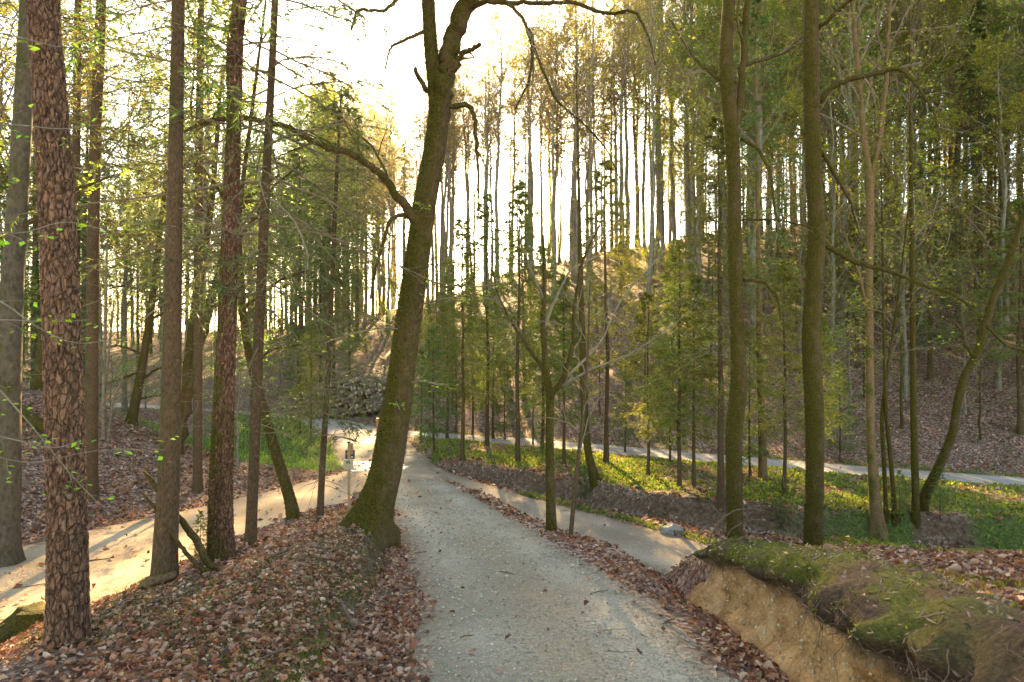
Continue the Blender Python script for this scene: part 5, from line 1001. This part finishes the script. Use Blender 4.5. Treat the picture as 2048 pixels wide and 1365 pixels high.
# brushwood heap behind the bank, sticks one by one
hp = on(1955, 1078, d=13.2)
for j in range(34):
    c = hp+np.array([g.uniform(-1.5, 1.6), g.uniform(-.5, .6), 0]); L = g.uniform(.5, 2.0); an = g.normal(.05, .35)+(math.pi if g.random() < .5 else 0); z0 = g.uniform(.03, .34)
    p1 = c-np.array([math.cos(an), math.sin(an)*.6, 0])*L/2; p2 = c+np.array([math.cos(an), math.sin(an)*.6, 0])*L/2; r = g.uniform(.008, .032)
    z1 = hz(p1[0], p1[1])+z0*g.uniform(.2, 1); z2 = hz(p2[0], p2[1])+z0*g.uniform(.2, 1)
    tube_thing('stick', 'bare stick lying in the brushwood heap behind the earth bank', 'stick', [(p1[0],p1[1],z1,r),(c[0],c[1]+g.normal(0,.05),(z1+z2)/2+g.normal(.03,.05),r*.9),(p2[0],p2[1],z2,r*.6)], 'root' if g.random() < .6 else 'birch', 7, 12, 'sticks in the brushwood heap')
# a boulder, a fallen trunk on the slope, loose sticks
def boulder(name, label, p, s, seed):
    import bmesh
    bm = bmesh.new(); bmesh.ops.create_icosphere(bm, subdivisions=3, radius=1)
    for v in bm.verts:
        c = v.co.copy(); v.co *= 1+1.1*(float(fbm(c.x*1.3+seed, c.y*1.3+c.z*1.7, 4, seed))-.5); v.co.x *= s[0]; v.co.y *= s[1]; v.co.z *= s[2]
    me = bpy.data.meshes.new(name); bm.to_mesh(me); bm.free(); me.materials.append(MT['stone']); return link(name, me, None, p, label=label, cat='rock')
boulder('boulder', 'pale grey boulder at the grassy edge of the lower path', on(1342, 1068, .05), (.24, .18, .17), 3)
boulder('small_rock', 'small grey stone by the far side of the log pile road', on(628, 868, .02), (.25, .2, .14), 5)
a_, b2_ = on(30, 752, d=20), on(96, 768, d=19); tube_thing('windfall_log', 'dark fallen trunk lying on the leafy slope behind the grey beech', 'fallen trunk', [(a_[0]-1,a_[1],hz(a_[0]-1,a_[1])+.2,.2),(b2_[0],b2_[1],hz(b2_[0],b2_[1])+.15,.15)], 'moss', 12, 20)
for j, (x0, y0, x1, y1) in enumerate([(190,1058,330,1030),(290,1270,360,1240),(450,1180,490,1165),(540,1120,590,1100),(1325,1258,1350,1246),(920,1285,948,1280),(1180,1195,1215,1188),(150,1130,230,1120),(40,1180,110,1170),(1000,1150,1030,1156),(520,1330,600,1300)]):
    p1, p2 = on(x0, y0, .03), on(x1, y1, .03); mid_ = (p1+p2)/2; mid_[2] = hz(mid_[0], mid_[1])+.04; r = .006+.006*g.random()
    tube_thing('loose_stick', 'thin dry stick lying loose on the forest floor', 'stick', [(*p1, r), (*mid_, r*.9), (*p2, r*.5)], 'root', 6, 10, 'loose sticks on the ground')
# arching twigs at the end of the bank
tw = bpy.data.objects.new('arching_twig', None); COL.objects.link(tw); t0_ = P(1414, 1105, 7.2); t0_[2] = -2.13; tw.location = t0_; tw['label'] = 'bare arching twig growing from the end of the earth bank'; tw['category'] = 'twig'
for pp in ([(1414,1108,4),(1420,1075,3.5),(1440,1040,3),(1470,1020,2.5),(1510,1018,1.5),(1540,1024,.8)], [(1450,1085,3),(1458,1062,2.6),(1480,1048,2),(1510,1038,1.4),(1545,1046,.7)], [(1416,1106,6),(1395,1104,5),(1375,1115,3)]):
    W = [(*(P(x, y, 7.2-.25*i/5)), max(.0015, w/2/FPX*7)) for i, (x, y, w) in enumerate(pp)]; W[0] = (*(np.array(W[0][:3])-[0,0,.05]), W[0][3]); tube_thing('shoot', None, None, W, 'root', 7, 24, parent=tw, base=t0_)
# leafy sapling whose thin branches hang in front of the thick pine
sl_ = bpy.data.objects.new('leafy_sapling', None); COL.objects.link(sl_); x_, y2_ = -3.15, 3.35; s0 = np.array([x_, y2_, hz(x_, y2_)]); sl_.location = s0; sl_['label'] = 'thin beech sapling with lime leaves reaching across the thick pine'; sl_['category'] = 'sapling'
tube_thing('stem', None, None, [(*(s0-[0,0,.1]), .022), (*(s0+[.03,.02,1]), .018), (*(s0+[0,.05,2.2]), .014), (*(s0+[.1,.1,3.6]), .009), (*(s0+[.25,.1,5.0]), .004)], 'beech', 10, 40, parent=sl_, base=s0)
for j, pp in enumerate([[(-90,560,6),(0,600,5),(80,660,4),(150,690,3),(240,680,2)], [(-80,700,6),(0,780,5),(70,860,4),(150,960,3),(200,1010,2)], [(-60,640,5),(20,640,4),(100,645,3),(180,640,2)], [(-60,860,5),(30,880,4),(110,900,3),(160,880,2)], [(-60,460,5),(40,470,4),(130,440,3),(250,470,2)], [(-40,250,5),(40,250,4),(120,260,3),(200,250,2)], [(-30,60,5),(60,80,4),(130,100,3),(180,60,2)], [(-60,900,4),(60,930,3),(190,900,2),(330,900,2)]]):
    W = np.array([(*(P(x, y, 3.35+.12*i)-s0), w/2/FPX*3.3) for i, (x, y, w) in enumerate(pp)]); z0 = W[0, 2]; W = np.vstack([[.02, .03, z0-.05, .006], W]); q = resample(W, 24); b = MB(); tubes(b, q[None, :, :3], q[None, :, 3]*.7, 5, 0); o = link('branch', b.mesh('branch', [MT['beech']]), sl_)
    gg = np.random.default_rng(j+900); s, d, l, r = spawn(gg, q[None, :, :3], q[None, :, 3], 9, .25, 1., .7, .18, .4, np.array([1.2]), flat=.6); Pt, Rd = grow(gg, s, d, l, np.clip(r, .0012, .0028), 6, .12, -.02); tubes(b := MB(), Pt, Rd, 3, 0)
    ps = np.concatenate([Pt[:, 3], Pt[:, 5], Pt[:, 4][::2]]); leaves(b, gg, ps, .036, 1, (.22,.38,.03), .7); link('spray', b.mesh('spray', [MT['twig'], MT['leaf']], smooth=False), o)['kind'] = 'stuff'
# ferns / spruce seedlings on the mound
for j, (px, py, sc) in enumerate([(400,1130,.10),(1170,1000,.16),(1085,930,.18),(1800,1045,.2),(1880,1040,.2),(1560,1060,.2)]):
    d = ground_d(px, py, 3, 30); p = P(px, py, d); place('sapling', 3, p[0], p[1], sc, 'tiny spruce seedling sprouting from the forest floor', 'tiny spruce seedlings')
# ------------------------------------------------------------------ thin forest air
m, nt, nd, lk, out = new_mat('haze'); pv = nt.nodes.new('ShaderNodeVolumePrincipled'); pv.inputs['Color'].default_value = (.95, .93, .90, 1); pv.inputs['Density'].default_value = .00006; pv.inputs['Anisotropy'].default_value = .85
lk.new(pv.outputs[0], out.inputs['Volume'])
b = MB(); X0, X1, Y0, Y1, Z0, Z1 = -1300, 1300, -1300, 1300, -40, 75
V = np.array([(x, y, z) for z in (Z0, Z1) for x, y in ((X0,Y0),(X1,Y0),(X1,Y1),(X0,Y1))]); b.add(V, np.array([(3,2,1,0),(4,5,6,7),(0,1,5,4),(1,2,6,5),(2,3,7,6),(3,0,4,7)]))
link('haze', b.mesh('haze', [m], smooth=False), kind='stuff', label='thin warm haze hanging in the backlit forest air', cat='haze')
